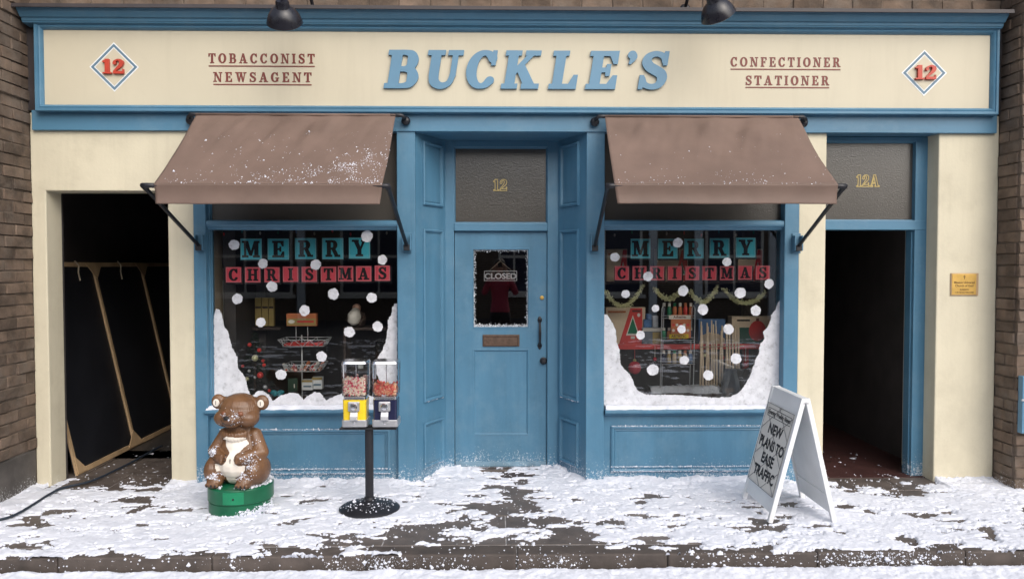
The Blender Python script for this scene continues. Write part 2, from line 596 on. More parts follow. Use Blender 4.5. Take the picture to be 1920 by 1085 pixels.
RB = [(.2, .955, .045), (.40, .955, .045), (.54, .9, .075), (.585, .735, .105), (.54, .56, .075), (.40, .505, .045), (.2, .505, .045)]
GL = {
 'I': (.38, lambda: g_u(stem(.19), st(0, .38), sb(0, .38))),
 'L': (.68, lambda: g_u(stem(.2), st(.02, .38), sb(.02, .67), g_poly([(.67, 0), (.67, .34), (.60, .34), (.48, .05)]))),
 'E': (.72, lambda: g_u(stem(.2), st(.02, .66), sb(.02, .68), g_box(.2, .46, .50, .54), g_box(.45, .36, .51, .64), g_poly([(.66, 1), (.66, .69), (.60, .69), (.48, .95)]), g_poly([(.69, 0), (.69, .33), (.62, .33), (.48, .05)]))),
 'F': (.68, lambda: g_u(stem(.2), st(.02, .66), sb(.02, .40), g_box(.2, .46, .50, .54), g_box(.45, .36, .51, .64), g_poly([(.66, 1), (.66, .69), (.60, .69), (.48, .95)]))),
 'T': (.74, lambda: g_u(stem(.37), st(0, .74), sb(.17, .57), g_poly([(0, 1), (0, .67), (.065, .67), (.2, .95)]), g_poly([(.74, 1), (.74, .67), (.675, .67), (.54, .95)]))),
 'H': (.88, lambda: g_u(stem(.2), stem(.68), st(.02, .38), sb(.02, .38), st(.5, .86), sb(.5, .86), g_box(.2, .455, .68, .545))),
 'N': (.88, lambda: g_u(stem(.17, .09), stem(.72, .09), st(0, .3), sb(0, .34), st(.55, .88), g_poly([(.10, 1), (.31, 1), (.765, .0), (.60, 0)]))),
 'M': (1.04, lambda: g_u(stem(.16, .09), stem(.83), sb(0, .34), sb(.65, 1.01), st(0, .3), st(.76, 1.01), g_poly([(.10, 1), (.33, 1), (.56, .1), (.44, .1)]), g_poly([(.45, .1), (.55, .1), (.82, 1), (.72, 1)]))),
 'W': (1.12, lambda: g_u(g_poly([(.08, 1), (.29, 1), (.44, 0), (.33, 0)]), g_poly([(.34, 0), (.43, 0), (.62, 1), (.53, 1)]), g_poly([(.46, 1), (.66, 1), (.82, 0), (.71, 0)]), g_poly([(.72, 0), (.81, 0), (1.02, 1), (.93, 1)]), st(0, .38), st(.42, .72), st(.82, 1.12))),
 'A': (.88, lambda: g_u(g_poly([(.08, 0), (.18, 0), (.46, 1), (.36, 1)]), g_poly([(.33, 1), (.52, 1), (.79, 0), (.56, 0)]), g_box(.2, .27, .62, .35), sb(0, .30), sb(.46, .88))),
 'K': (.92, lambda: g_u(stem(.2), st(.02, .38), sb(.02, .38), g_poly([(.28, .36), (.28, .50), (.62, .96), (.73, .96)]), g_poly([(.34, .52), (.46, .68), (.84, .03), (.60, .03)]), st(.52, .86), sb(.52, .92))),
 'R': (.86, lambda: g_u(stem(.2), st(.02, .3), sb(.02, .38), g_stroke(RB), g_poly([(.36, .5), (.54, .54), (.78, .03), (.57, .03)]), sb(.55, .86))),
 'B': (.76, lambda: g_u(stem(.2), st(.02, .3), sb(.02, .3), g_stroke(RB), g_stroke([(.2, .505, .045), (.42, .505, .045), (.58, .45, .075), (.635, .275, .108), (.58, .1, .075), (.42, .045, .045), (.2, .045, .045)]))),
 'C': (.76, lambda: g_u(g_stroke(ell(.40, .5, .29, .455, 42, 318, .11, .047)), g_box(.62, .64, .685, 1.0))),
 'G': (.84, lambda: g_u(g_stroke(ell(.40, .5, .29, .455, 42, 318, .11, .047)), g_box(.62, .64, .685, 1.0), g_box(.55, .06, .73, .44), g_box(.46, .38, .82, .46))),
 'O': (.82, lambda: g_stroke(ell(.41, .5, .30, .455, 0, 345, .11, .047, 24), True)),
 'S': (.68, lambda: g_u(g_stroke([(.575, .74, .045), (.52, .88, .05), (.34, .955, .05), (.17, .88, .07), (.135, .735, .09), (.22, .60, .10), (.36, .51, .105), (.52, .40, .10), (.565, .255, .09), (.50, .1, .07), (.33, .045, .05), (.16, .11, .05), (.09, .27, .045)]), g_box(.56, .66, .62, 1), g_box(.04, 0, .10, .34))),
 'U': (.88, lambda: g_u(stem(.2, ST, .33), stem(.69, .10, .33), st(0, .40), st(.52, .86), g_stroke([(.2, .38, .1), (.23, .18, .098), (.35, .07, .075), (.49, .055, .06), (.63, .15, .05), (.69, .38, .05)]))),
 'Y': (.86, lambda: g_u(g_poly([(.08, 1), (.31, 1), (.53, .42), (.33, .42)]), g_poly([(.44, .42), (.53, .42), (.77, 1), (.67, 1)]), stem(.43, ST, 0, .5), st(0, .38), st(.54, .86), sb(.23, .63))),
 '1': (.50, lambda: g_u(stem(.27, .22), g_poly([(.04, .76), (.04, .86), (.26, 1), (.26, .80)]), sb(.04, .50))),
 '2': (.66, lambda: g_u(g_stroke([(.13, .70, .085), (.15, .84, .06), (.31, .945, .055), (.46, .87, .095), (.49, .72, .108), (.42, .54, .095), (.24, .33, .06), (.12, .17, .05)]), g_box(.06, 0, .60, .18), g_box(.54, 0, .60, .32))),
 "'": (.26, lambda: g_stroke([(.11, .925, .085), (.16, .85, .06), (.09, .70, .015)])),
}
def contour(d):
    """closed zero contours of a field on the glyph grid"""
    h, w = d.shape
    d = np.where(np.abs(d) < 1e-7, 1e-7, d)
    xs, ys = _gx[0], _gy[:, 0]
    ins = d < 0
    segs = {}
    def key(i, j, k): return (i, j, k)          # k 0: edge to the right, 1: edge upwards
    def pt(kk):
        i, j, k = kk
        a = d[i, j]; b = d[i, j + 1] if k == 0 else d[i + 1, j]
        t = a / (a - b)
        return (xs[j] + (xs[j + 1] - xs[j]) * t, ys[i]) if k == 0 else (xs[j], ys[i] + (ys[i + 1] - ys[i]) * t)
    c = ins[:-1, :-1] * 1 + ins[:-1, 1:] * 2 + ins[1:, 1:] * 4 + ins[1:, :-1] * 8
    for i, j in np.argwhere((c > 0) & (c < 15)):
        B, Rr, T, L = key(i, j, 0), key(i, j + 1, 1), key(i + 1, j, 0), key(i, j, 1)
        tab = {1: [(L, B)], 2: [(B, Rr)], 3: [(L, Rr)], 4: [(Rr, T)], 5: [(L, B), (Rr, T)], 6: [(B, T)], 7: [(L, T)], 8: [(T, L)], 9: [(T, B)], 10: [(B, Rr), (T, L)], 11: [(T, Rr)], 12: [(Rr, L)], 13: [(Rr, B)], 14: [(B, L)]}
        for a, b in tab[c[i, j]]:
            segs[a] = b
    loops = []
    while segs:
        a0, b = segs.popitem()
        lp = [a0]
        while b != a0 and b in segs:
            lp.append(b)
            b = segs.pop(b)
        pts = [pt(k) for k in lp]
        # drop nearly collinear points
        out = []
        for q in range(len(pts)):
            p0 = out[-1] if out else pts[q - 1]
            p1, p2 = pts[q], pts[(q + 1) % len(pts)]
            area = abs((p1[0] - p0[0]) * (p2[1] - p0[1]) - (p2[0] - p0[0]) * (p1[1] - p0[1]))
            if area > 2.2e-5 or not out:
                out.append(p1)
        if len(out) > 3:
            loops.append(out)
    return loops
_gc = {}
def glyph(ch, outline=0, bold=0):
    if (ch, outline, bold) not in _gc:
        d = GL[ch][1]() - bold
        if outline:
            d = np.abs(d + outline * .2) - outline
        _gc[(ch, outline, bold)] = contour(d)
    return GL[ch][0], _gc[(ch, outline, bold)]
def loops_mesh(loops, ext, M4, name):
    cu = bpy.data.curves.new(name, 'CURVE')
    cu.dimensions = '2D'
    cu.fill_mode = 'BOTH'
    cu.extrude = ext
    for lp in loops:
        sp = cu.splines.new('POLY')
        sp.points.add(len(lp) - 1)
        for p, q in zip(sp.points, lp):
            p.co = (q[0], q[1], 0, 1)
        sp.use_cyclic_u = True
    o = bpy.data.objects.new(name, cu)
    me = bpy.data.meshes.new_from_object(o)
    bpy.data.objects.remove(o); bpy.data.curves.remove(cu)
    me.transform(M4)
    me.name = name
    return me
def face_matrix(o, u, v, n):
    m = Matrix.Identity(4)
    for i in range(3):
        m[i][0], m[i][1], m[i][2], m[i][3] = u[i], v[i], n[i], o[i]
    return m
XZ = (Vector((1, 0, 0)), Vector((0, 0, 1)), Vector((0, -1, 0)))
def word(text, x0, x1, z0, z1, Y, thick, mat, parent, slant=0, track=.12, name='letter', outline=0, stretch=True, local=False, bold=0):
    """slab lettering filling x0..x1, one mesh per letter; its back stands on Y"""
    tot = sum(GL[c][0] for c in text) + track * (len(text) - 1)
    h = z1 - z0
    sx = (x1 - x0 - (slant * h if slant else 0)) / tot
    if not stretch:
        sx = h
        x0 = (x0 + x1 - tot * sx) / 2
    x = x0
    res = []
    for c in text:
        w, lps = glyph(c, outline, bold)
        lp = [[(p[0] * sx + p[1] * h * slant, p[1] * h) for p in l] for l in lps]
        me = loops_mesh(lp, thick / 2, face_matrix(Vector((x, Y - thick / 2, z0)), *XZ), name)
        res.append(link(name, me, mat, parent, local))
        x += (w + track) * sx
    return res
def sans(text, size, M4, thick, mat, parent, name='lettering', bold=0, align='CENTER', sx=1, local=False, sp=1):
    cu = bpy.data.curves.new(name, 'FONT')
    cu.body = text
    cu.size = size
    cu.align_x = align
    cu.extrude = thick / 2
    cu.offset = bold
    cu.space_character = sp
    cu.resolution_u = 4
    o = bpy.data.objects.new(name, cu)
    me = bpy.data.meshes.new_from_object(o)
    bpy.data.objects.remove(o); bpy.data.curves.remove(cu)
    me.transform(M4 @ Matrix.Diagonal((sx, 1, 1, 1)))
    return link(name, me, mat, parent, local)

# ------------------------------------------------------------------ snow and scatter helpers
def hashgrid(ix, iy, seed):
    n = (ix.astype(np.int64) * 374761393 + iy.astype(np.int64) * 668265263 + seed * 974634777) & 0x7fffffff
    n = ((n ^ (n >> 13)) * 1274126177) & 0x7fffffff
    n = (n ^ (n >> 16)) & 0xffffff
    return n / float(0xffffff)
def vnoise(x, y, seed=0):
    ix, iy = np.floor(x), np.floor(y)
    fx, fy = x - ix, y - iy
    fx, fy = fx * fx * (3 - 2 * fx), fy * fy * (3 - 2 * fy)
    a, b = hashgrid(ix, iy, seed), hashgrid(ix + 1, iy, seed)
    c, d = hashgrid(ix, iy + 1, seed), hashgrid(ix + 1, iy + 1, seed)
    return (a * (1 - fx) + b * fx) * (1 - fy) + (c * (1 - fx) + d * fx) * fy
def fbm(x, y, seed=0, oct=5, gain=.55):
    s, a, t = 0, 1, 0
    for k in range(oct):
        s = s + a * vnoise(x, y, seed + k)
        t += a
        a *= gain
        x, y = x * 2.03 + 17.1, y * 2.03 + 5.7
    return s / t
def grid_mesh(X, Y, Z, keep=None, name='grid'):
    ny, nx = X.shape
    v = np.stack([X, Y, Z], -1).reshape(-1, 3)
    i = np.arange(ny * nx).reshape(ny, nx)
    q = np.stack([i[:-1, :-1], i[:-1, 1:], i[1:, 1:], i[1:, :-1]], -1).reshape(-1, 4)
    if keep is not None:
        k = (keep[:-1, :-1] | keep[:-1, 1:] | keep[1:, 1:] | keep[1:, :-1]).reshape(-1)
        q = q[k]
        used = np.unique(q)
        re = np.zeros(len(v), np.int64); re[used] = np.arange(len(used))
        v, q = v[used], re[q]
    me = bpy.data.meshes.new(name)
    me.vertices.add(len(v)); me.vertices.foreach_set('co', v.astype(np.float32).ravel())
    me.loops.add(q.size); me.loops.foreach_set('vertex_index', q.astype(np.int32).ravel())
    me.polygons.add(len(q))
    me.polygons.foreach_set('loop_start', np.arange(0, q.size, 4, dtype=np.int32))
    me.polygons.foreach_set('use_smooth', np.ones(len(q), bool))
    me.update(); me.validate()
    return me
_oct = np.array([(1, 0, 0), (-1, 0, 0), (0, 1, 0), (0, -1, 0), (0, 0, 1), (0, 0, -1)], float)
_of = np.array([(0, 2, 4), (2, 1, 4), (1, 3, 4), (3, 0, 4), (2, 0, 5), (1, 2, 5), (3, 1, 5), (0, 3, 5)])
def flecks(name, pts, sizes, mat, parent=None, local=False, flat=1.0):
    """many tiny uneven crumbs joined as one mesh"""
    pts, sizes = np.asarray(pts, float), np.asarray(sizes, float)
    n = len(pts)
    v = _oct[None] * (rng.uniform(.55, 1.25, (n, 6, 1))) * sizes[:, None, None]
    a = rng.uniform(0, 6.28, n)
    c, s_ = np.cos(a)[:, None], np.sin(a)[:, None]
    x, y = v[..., 0] * c - v[..., 1] * s_, v[..., 0] * s_ + v[..., 1] * c
    v = np.stack([x, y, v[..., 2] * flat], -1) + pts[:, None]
    f = (_of[None] + (np.arange(n) * 6)[:, None, None]).reshape(-1, 3)
    me = bpy.data.meshes.new(name)
    me.from_pydata(v.reshape(-1, 3).tolist(), [], f.tolist())
    o = link(name, me, mat, parent, local)
    o['kind'] = 'stuff'
    return o
def snow_ridge(name, x0, x1, y0, y1, z, h, mat, parent=None, seed=3, step=.008, fall=True):
    nx = max(8, int((x1 - x0) / step)); ny = max(6, int((y1 - y0) / step))
    X, Y = np.meshgrid(np.linspace(x0, x1, nx), np.linspace(y0, y1, ny))
    v = (Y - y0) / (y1 - y0)
    edge = y0 + (y1 - y0) * .45 * fbm(X * 14, X * 0, seed, 4)
    prof = np.clip((Y - edge) / (y1 - y0) * 3.2, -1, 1)
    Z = z + h * prof * (.45 + .9 * fbm(X * 9, Y * 9, seed + 5, 5)) + .3 * h * (fbm(X * 70, Y * 70, seed + 9, 3) - .5)
    Z = np.where(prof <= 0, z - .004, Z)
    me = grid_mesh(X, Y, Z, Z > z - .003, name)
    o = link(name, me, mat, parent)
    o['kind'] = 'stuff'
    return o

# ================================================================== THE SETTING
PX0, PX1 = -5.4, 5.4            # extent of the modelled pavement
KERB_Y = G(960, 1038).y         # front edge of the pavement
ROAD_Z = -.12
ground = MB().box(-60, 60, -60, 60, -.60, -.35).build('ground', M['road'])
tag(ground, 'bare ground under the street and the shop', 'ground', kind='structure')
road = MB().box(-30, 30, -30, KERB_Y - .004, -.33, ROAD_Z).build('road', M['road'])
tag(road, 'asphalt road along the kerb, under snow', 'road', kind='structure')
pav = MB().box(PX0, PX1, KERB_Y + .16, 1.2, -.30, -.006).build('pavement', M['joint'])
tag(pav, 'grey stone pavement in front of the shop', 'pavement', kind='structure')
sw, sdp = .78, .56
y = KERB_Y + .166
row = 0
while y < .55:
    x = PX0 + (.39 if row % 2 else 0)
    while x < PX1 - .1:
        x1 = min(x + sw, PX1)
        dz = random.uniform(-.003, .001)
        box('slab', x, x1 - .007, y, y + sdp - .007, -.09, dz, M['stone'], pav, bev=.004)
        x = x1
    y += sdp
    row += 1
kerb = MB().box(PX0, PX1, KERB_Y + .02, KERB_Y + .158, -.32, -.012).build('kerb', M['joint'])
tag(kerb, 'stone kerb at the edge of the snowy pavement', 'kerb', kind='structure')
x = PX0
k = 0
while x < PX1 - .05:
    x1 = min(x + .92, PX1)
    d = random.uniform(-.004, .004)
    box('kerb_stone', x, x1 - .003, KERB_Y + d, KERB_Y + .162, -.31, -.002 + random.uniform(-.003, .001), M['kerb'], kerb, bev=.012)
    x = x1

# ------------------------------------------------------------------ snow on the pavement and on the road
def bare_patches(X, Y):
    """trodden places where the stone shows, measured on the pavement"""
    f = np.zeros_like(X)
    for px, py, rx, ry, a in [
        (545, 992, 70, 9, .75), (640, 1012, 120, 9, .85), (760, 1004, 90, 20, .9), (790, 985, 50, 12, .7), (860, 1000, 70, 20, .6), (980, 985, 95, 28, 1.15), (985, 950, 35, 26, 1.05),
        (905, 935, 60, 12, .95), (960, 925, 28, 16, .8), (925, 905, 70, 9, .75), (940, 890, 90, 7, .9), (900, 912, 30, 7, .9), (1045, 985, 60, 18, 1.0), (1075, 1005, 60, 10, .8), (800, 1025, 160, 9, .95), (1000, 1022, 150, 9, .75),
        (490, 1026, 70, 7, .9), (600, 1032, 100, 6, .9), (1110, 1010, 40, 7, .7), (880, 958, 60, 8, .5), (1150, 945, 40, 5, .45), (1160, 985, 40, 7, .55),
        (205, 938, 55, 9, .85), (240, 950, 60, 6, .6), (150, 970, 50, 5, .55), (110, 990, 40, 5, .5), (280, 962, 40, 5, .5), (120, 1010, 25, 5, .5),
        (1640, 908, 80, 12, 1.0), (1690, 928, 60, 14, .75), (1620, 925, 40, 8, .5), (1780, 962, 20, 7, .8), (1750, 970, 20, 5, .6), (1700, 958, 60, 8, .35), (1850, 985, 50, 7, .65), (1830, 1000, 40, 8, .75), (1770, 1022, 50, 7, .7), (1880, 972, 20, 5, .5),
        (1665, 992, 30, 5, .5), (1500, 945, 55, 12, .28), (1290, 985, 40, 6, .5), (1390, 1022, 50, 7, .7), (1440, 1030, 40, 6, .7), (1560, 1000, 30, 5, .3), (345, 1010, 20, 6, .45), (985, 1034, 380, 5, .65), (1260, 952, 25, 3, .6), (1330, 972, 30, 4, .5)]:
        c = G(px, py)
        ax = G(px + rx, py).x - c.x
        ay = G(px, py - ry).y - c.y
        q = ((X - c.x) / ax) ** 2 + ((Y - c.y) / ay) ** 2
        f += a * np.exp(-q * .8)
    return f
res = .0075
X, Y = np.meshgrid(np.arange(-5.0, 5.0, res), np.arange(KERB_Y - .012, .62, res))
wx, wy = X + .05 * (fbm(X * 7, Y * 7, 61, 3) - .5), Y + .05 * (fbm(X * 7, Y * 7, 71, 3) - .5)
bare = bare_patches(wx, wy)
holes = np.clip(fbm(X * 5, Y * 9.5, 211, 5, .6) - .575, 0, 1) * 12 + np.clip(fbm(X * 13, Y * 22, 221, 4, .6) - .64, 0, 1) * 12
holes *= .45 + .75 * np.clip((-.25 - Y) * 1.3, 0, 1)
s = .68 + 1.6 * (fbm(X * 3.4, Y * 5.2, 11, 6, .62) - .5) - holes - .74 * np.minimum(bare, 1.35)
s += .95 * (fbm(X * 9, Y * 15, 31, 5, .6) - .5) + .35 * (fbm(X * 55, Y * 55, 41, 2) - .5)
s += np.clip(bare, 0, 1) * (np.clip(fbm(X * 4.5, Y * 8, 331, 4, .55) - .55, 0, 1) * 6.0)
# drifts against the shop front, thinner at the kerb edge and inside the two openings
xl, xr = P(778, 900, 0).x, P(1100, 900, 0).x
wall_y = np.where((X > xl) & (X < xr), np.minimum(.42, np.minimum((X - xl) * 1.7, (xr - X) * 1.7)), 0.0)
drift = np.exp(-np.maximum(wall_y - Y, 0) / .11) * np.where(np.abs(X - (xl + xr) / 2) < .34, .45, 1)
pa0, pa1 = P(91, 900, 0).x, P(318, 900, 0).x
ha0, ha1 = P(1540, 900, 0).x, P(1752, 900, 0).x
inpass = ((X > pa0) & (X < pa1)) | ((X > ha0) & (X < ha1))
s += np.where(inpass, -np.clip((Y + .30) * 2.4, 0, 2.5), .45 * drift)
s = np.where((Y > .15) & ~inpass & ~((X > xl) & (X < xr)), -1, s)
corner = np.exp(-(((X - P(120, 930, 0).x) / .5) ** 2)) * np.exp(-((Y + .0) / .2) ** 2) * (X < pa0 + .1)
s += .5 * corner
s -= (.15 + 1.2 * fbm(X * 3.3, Y * 2, 301, 3)) * np.exp(-np.maximum(Y - KERB_Y, 0) / (.03 + .09 * fbm(X * 1.7, Y * 0, 311, 3)))
H = np.where(s > 0, .002 + .012 * np.sqrt(np.clip(s, 0, 2)) + .028 * drift * np.where(inpass, 0, 1) * np.clip(s, 0, 1) * (.3 + 1.4 * fbm(X * 5, Y * 5, 91, 3)), -.010)
rough = (.011 * (fbm(X * 9, Y * 11, 51, 4, .6) - .42) + .0065 * (fbm(X * 48, Y * 52, 55, 4, .7) - .45)) * np.clip(s * 2.2, 0, 1)
crumb = np.clip(fbm(X * 60, Y * 60, 81, 2) - .62, 0, 1) * .022 * np.clip(s * 3, 0, 1)
H = H + np.where(s > 0, rough + crumb, 0)
me = grid_mesh(X, Y, H, H > -.006, 'snow')
snow = link('snow', me, M['snow'])
tag(snow, 'trodden snow lying in patches over the pavement', 'snow', kind='stuff')
# loose crumbs of snow over the bare stone
n = 2600
cx_, cy_ = rng.uniform(-4.2, 4.4, n), rng.uniform(KERB_Y, .3, n)
ok = ~((cy_ > -.02) & ~(((cx_ > pa0) & (cx_ < pa1)) | ((cx_ > ha0) & (cx_ < ha1)) | ((cx_ > xl + .1) & (cx_ < xr - .1))))
cx_, cy_ = cx_[ok], cy_[ok]
cr = flecks('snow_crumbs', np.stack([cx_, cy_, np.full(len(cx_), .002)], 1), np.minimum(rng.gamma(1.1, .0036, len(cx_)), .008) + .001, M['snow'])
tag(cr, 'small crumbs of snow scattered on the bare stone', 'snow crumbs', kind='stuff')
# kerb face specks
n = 9000
kx = rng.uniform(-4.0, 4.2, n); kz = -.11 + .105 * rng.beta(1, 1.1, n)
keep = rng.uniform(0, 1, n) < np.clip((fbm(kx * 3, kx * 0, 21, 3) - .36) * 3.2, .04, 1) * np.where(kx < P(430, 1040, KERB_Y).x, .12, 1)
kf = flecks('kerb_snow_specks', np.stack([kx, np.full(n, KERB_Y + .001), kz], 1)[keep], (rng.gamma(1.1, .0026, n) + .0007)[keep], M['snow'])
tag(kf, 'specks of snow sticking to the kerb face', 'snow specks', kind='stuff')
# road snow: fine strip beside the kerb, coarser beyond
def road_h(X, Y):
    n1 = fbm(X * 2.4, Y * 5, 131, 5, .6)
    s = .6 + 1.3 * (n1 - .5) - 1.1 * np.clip((-2.6 - Y) / 1.2, 0, .75) + .5 * (fbm(X * 14, Y * 18, 141, 4, .6) - .5) - .25 * np.exp(-((Y - KERB_Y + .2) / .05) ** 2)
    pile = np.exp(-np.abs(Y - (KERB_Y - .05)) / .05)
    h = np.where(s > 0, .012 + .018 * np.sqrt(np.clip(s, 0, 2)) + pile * .055 * (fbm(X * 4.2, Y * 3, 151, 4) - .22), -.012)
    return h + np.where(s > 0, .016 * (fbm(X * 15, Y * 15, 161, 4, .6) - .45) + .012 * (fbm(X * 42, Y * 42, 171, 3, .6) - .45), 0)
X, Y = np.meshgrid(np.arange(-4.2, 4.4, res), np.arange(KERB_Y - .46, KERB_Y - .012, res))
H = road_h(X, Y)
rs = link('road_snow', grid_mesh(X, Y, ROAD_Z + H, H > -.006, 'road_snow'), M['snow'])
tag(rs, 'churned snow lying on the road against the kerb', 'snow', kind='stuff')
X, Y = np.meshgrid(np.arange(-14, 14, .06), np.arange(-13.0, KERB_Y - .44, .06))
H = road_h(X, Y) * .9
rs2 = link('far_road_snow', grid_mesh(X, Y, ROAD_Z + H, H > -.006, 'far_road_snow'), M['snow'])
tag(rs2, 'snow covering the road across the street from the shop', 'snow', kind='stuff')

# ================================================================== BRICK HELPER
_bricks = []
for q in range(6):
    bm = bmesh.new()
    bmesh.ops.create_cube(bm, size=1)
    bmesh.ops.scale(bm, vec=(.232, .10, .078), verts=bm.verts)
    bmesh.ops.bevel(bm, geom=list(bm.edges), offset=.005, segments=1, affect='EDGES')
    for v in bm.verts:
        v.co += Vector((random.uniform(-.004, .004), random.uniform(-.004, .004), random.uniform(-.003, .003)))
    me = bpy.data.meshes.new('brick'); bm.to_mesh(me); bm.free()
    me.materials.append(M['brick'])
    _bricks.append(me)
def brick_face(parent, o, u, n, width, z0, z1, L=.24, Hh=.0875, depth=.05, jit=.006, mats=None, off=0):
    """courses of separate bricks on a face; o = lower corner, u along, n outwards"""
    o, u, n = Vector(o), Vector(u), Vector(n)
    ang = math.atan2(u.y, u.x)
    pw = WM[parent.name].inverted()
    c = 0
    z = z0
    cnt = 0
    while z + .03 < z1:
        h = min(Hh, z1 - z)
        a = -(L / 2 if (c + off) % 2 else 0)
        while a < width - .02:
            b0, b1 = max(a, 0), min(a + L, width)
            if b1 - b0 > .03:
                me = random.choice(_bricks)
                br = bpy.data.objects.new('brick', me)
                COL.objects.link(br)
                br.parent = parent
                br.matrix_parent_inverse = pw
                pr = depth / 2 - .05 + random.uniform(-jit, jit)
                br.location = o + u * ((b0 + b1) / 2) + n * pr + Vector((0, 0, z + h / 2))
                br.rotation_euler = (random.uniform(-.008, .008), random.uniform(-.012, .012), ang + random.uniform(-.012, .012))
                br.scale = ((b1 - b0) / .24, 1, h / .0875 * random.uniform(.95, 1.0))
                cnt += 1
            a += L
        z += Hh
        c += 1
    return cnt

# ================================================================== THE SHOP BUILDING
B = thing('shop_building', 'corner-shop building painted blue and cream with two display windows and recessed door', 'shop', (0, .3, 0))
ZT = P(960, 214, 0).z                       # underside of the sign
XL, XR = P(62, 560, 0).x, P(1868, 560, 0).x
YB = 3.6                                    # back of the rooms
# cream wall with the passage opening
oL, oR, oz = P(91, 640, 0).x, P(318, 640, 0).x, P(200, 358, 0).z
pl0 = P(366, 640, 0).x
MB().prism([(XL, -.05), (oL, -.05), (oL, oz), (oR, oz), (oR, -.05), (pl0, -.05), (pl0, ZT), (XL, ZT)], 1, 0, .22).build('wall', M['cream'], B, bev=.008)
# cream wall right of the shop window and the pillar beside number 12A
r0, r1 = P(1496, 600, 0).x, P(1546, 600, 0).x
MB().box(r0, r1, 0, .5, -.05, ZT).build('wall', M['cream'], B, bev=.006)
q0, q1 = P(1755, 600, 0).x, XR
MB().box(q0, q1, 0, .5, -.05, ZT).build('wall', M['cream'], B, bev=.01)
# upper brick wall above the cornice
UZ = P(960, 30, 0).z
up = MB().box(XL - 1.2, XR + 1.2, .028, .4, ZT, UZ + .85).build('upper_wall', M['mortar'], B)
ncount = brick_face(up, (XL - 1.2, .05, 0), (1, 0, 0), (0, -1, 0), XR - XL + 2.4, 3.60, 3.60 + .0875 * 5, depth=.06)
# fascia strip below the sign and cornice above it
zs0, zs1 = P(960, 247, -.03).z, P(960, 213, -.03).z
fx0, fx1 = P(60, 228, -.03).x, P(1869, 230, -.03).x
door_l, door_r = P(778, 560, -.02).x, P(1100, 560, -.02).x
box('fascia_board', fx0, fx1, -.035, .10, zs0, ZT + .01, M['blue_high'], B)
# lintels behind the fascia
for a_, b_ in ((XL + .01, door_l - .13), (door_r + .13, XR - .01)):
    MB().box(a_, b_, .101, .50, zs0 + .004, ZT + .008).build('lintel', M['blue_high'], B)
# cornice
cz0, cz1 = P(960, 47, -.12).z, P(960, 19, -.20).z
ch = cz1 - cz0
prof = [(.05, cz0 - .02), (-.118, cz0 - .002), (-.122, cz0 + .008), (-.128, cz0 + .010), (-.132, cz0 + .030), (-.150, cz0 + ch * .38), (-.166, cz0 + ch * .58), (-.178, cz0 + ch * .72), (-.183, cz0 + ch * .74), (-.190, cz0 + ch * .88), (-.196, cz1), (.05, cz1 + .02)]
cx0, cx1 = P(29, 22, -.20).x, P(1893, 36, -.20).x
autosmooth(MB().prism(prof, 0, cx0, cx1).build('cornice', M['blue_high'], B), 25)
MB().prism([(.06, cz1 + .022), (-.215, cz1 + .003), (-.222, cz1 - .010), (-.230, cz1 - .008), (-.225, cz1 + .02), (-.14, cz1 + .035), (.06, cz1 + .06)], 0, cx0 - .02, cx1 + .02).build('flashing', M['lead'], B)
MB().box(XL, XR, -.02, .06, ZT + .012, cz0 + .05).build('sign_backing', M['lead'], B)

# pilasters
def pil(xa, xb, y=-.02):
    a, b = P(xa, 560, y).x, P(xb, 560, y).x
    return MB().box(a, b, y, .16, -.05, zs0 + .002).build('pilaster', M['blue'], B, bev=.005)
pil(364, 387); pil(745, 779); pil(1099, 1133); pil(1470, 1497)

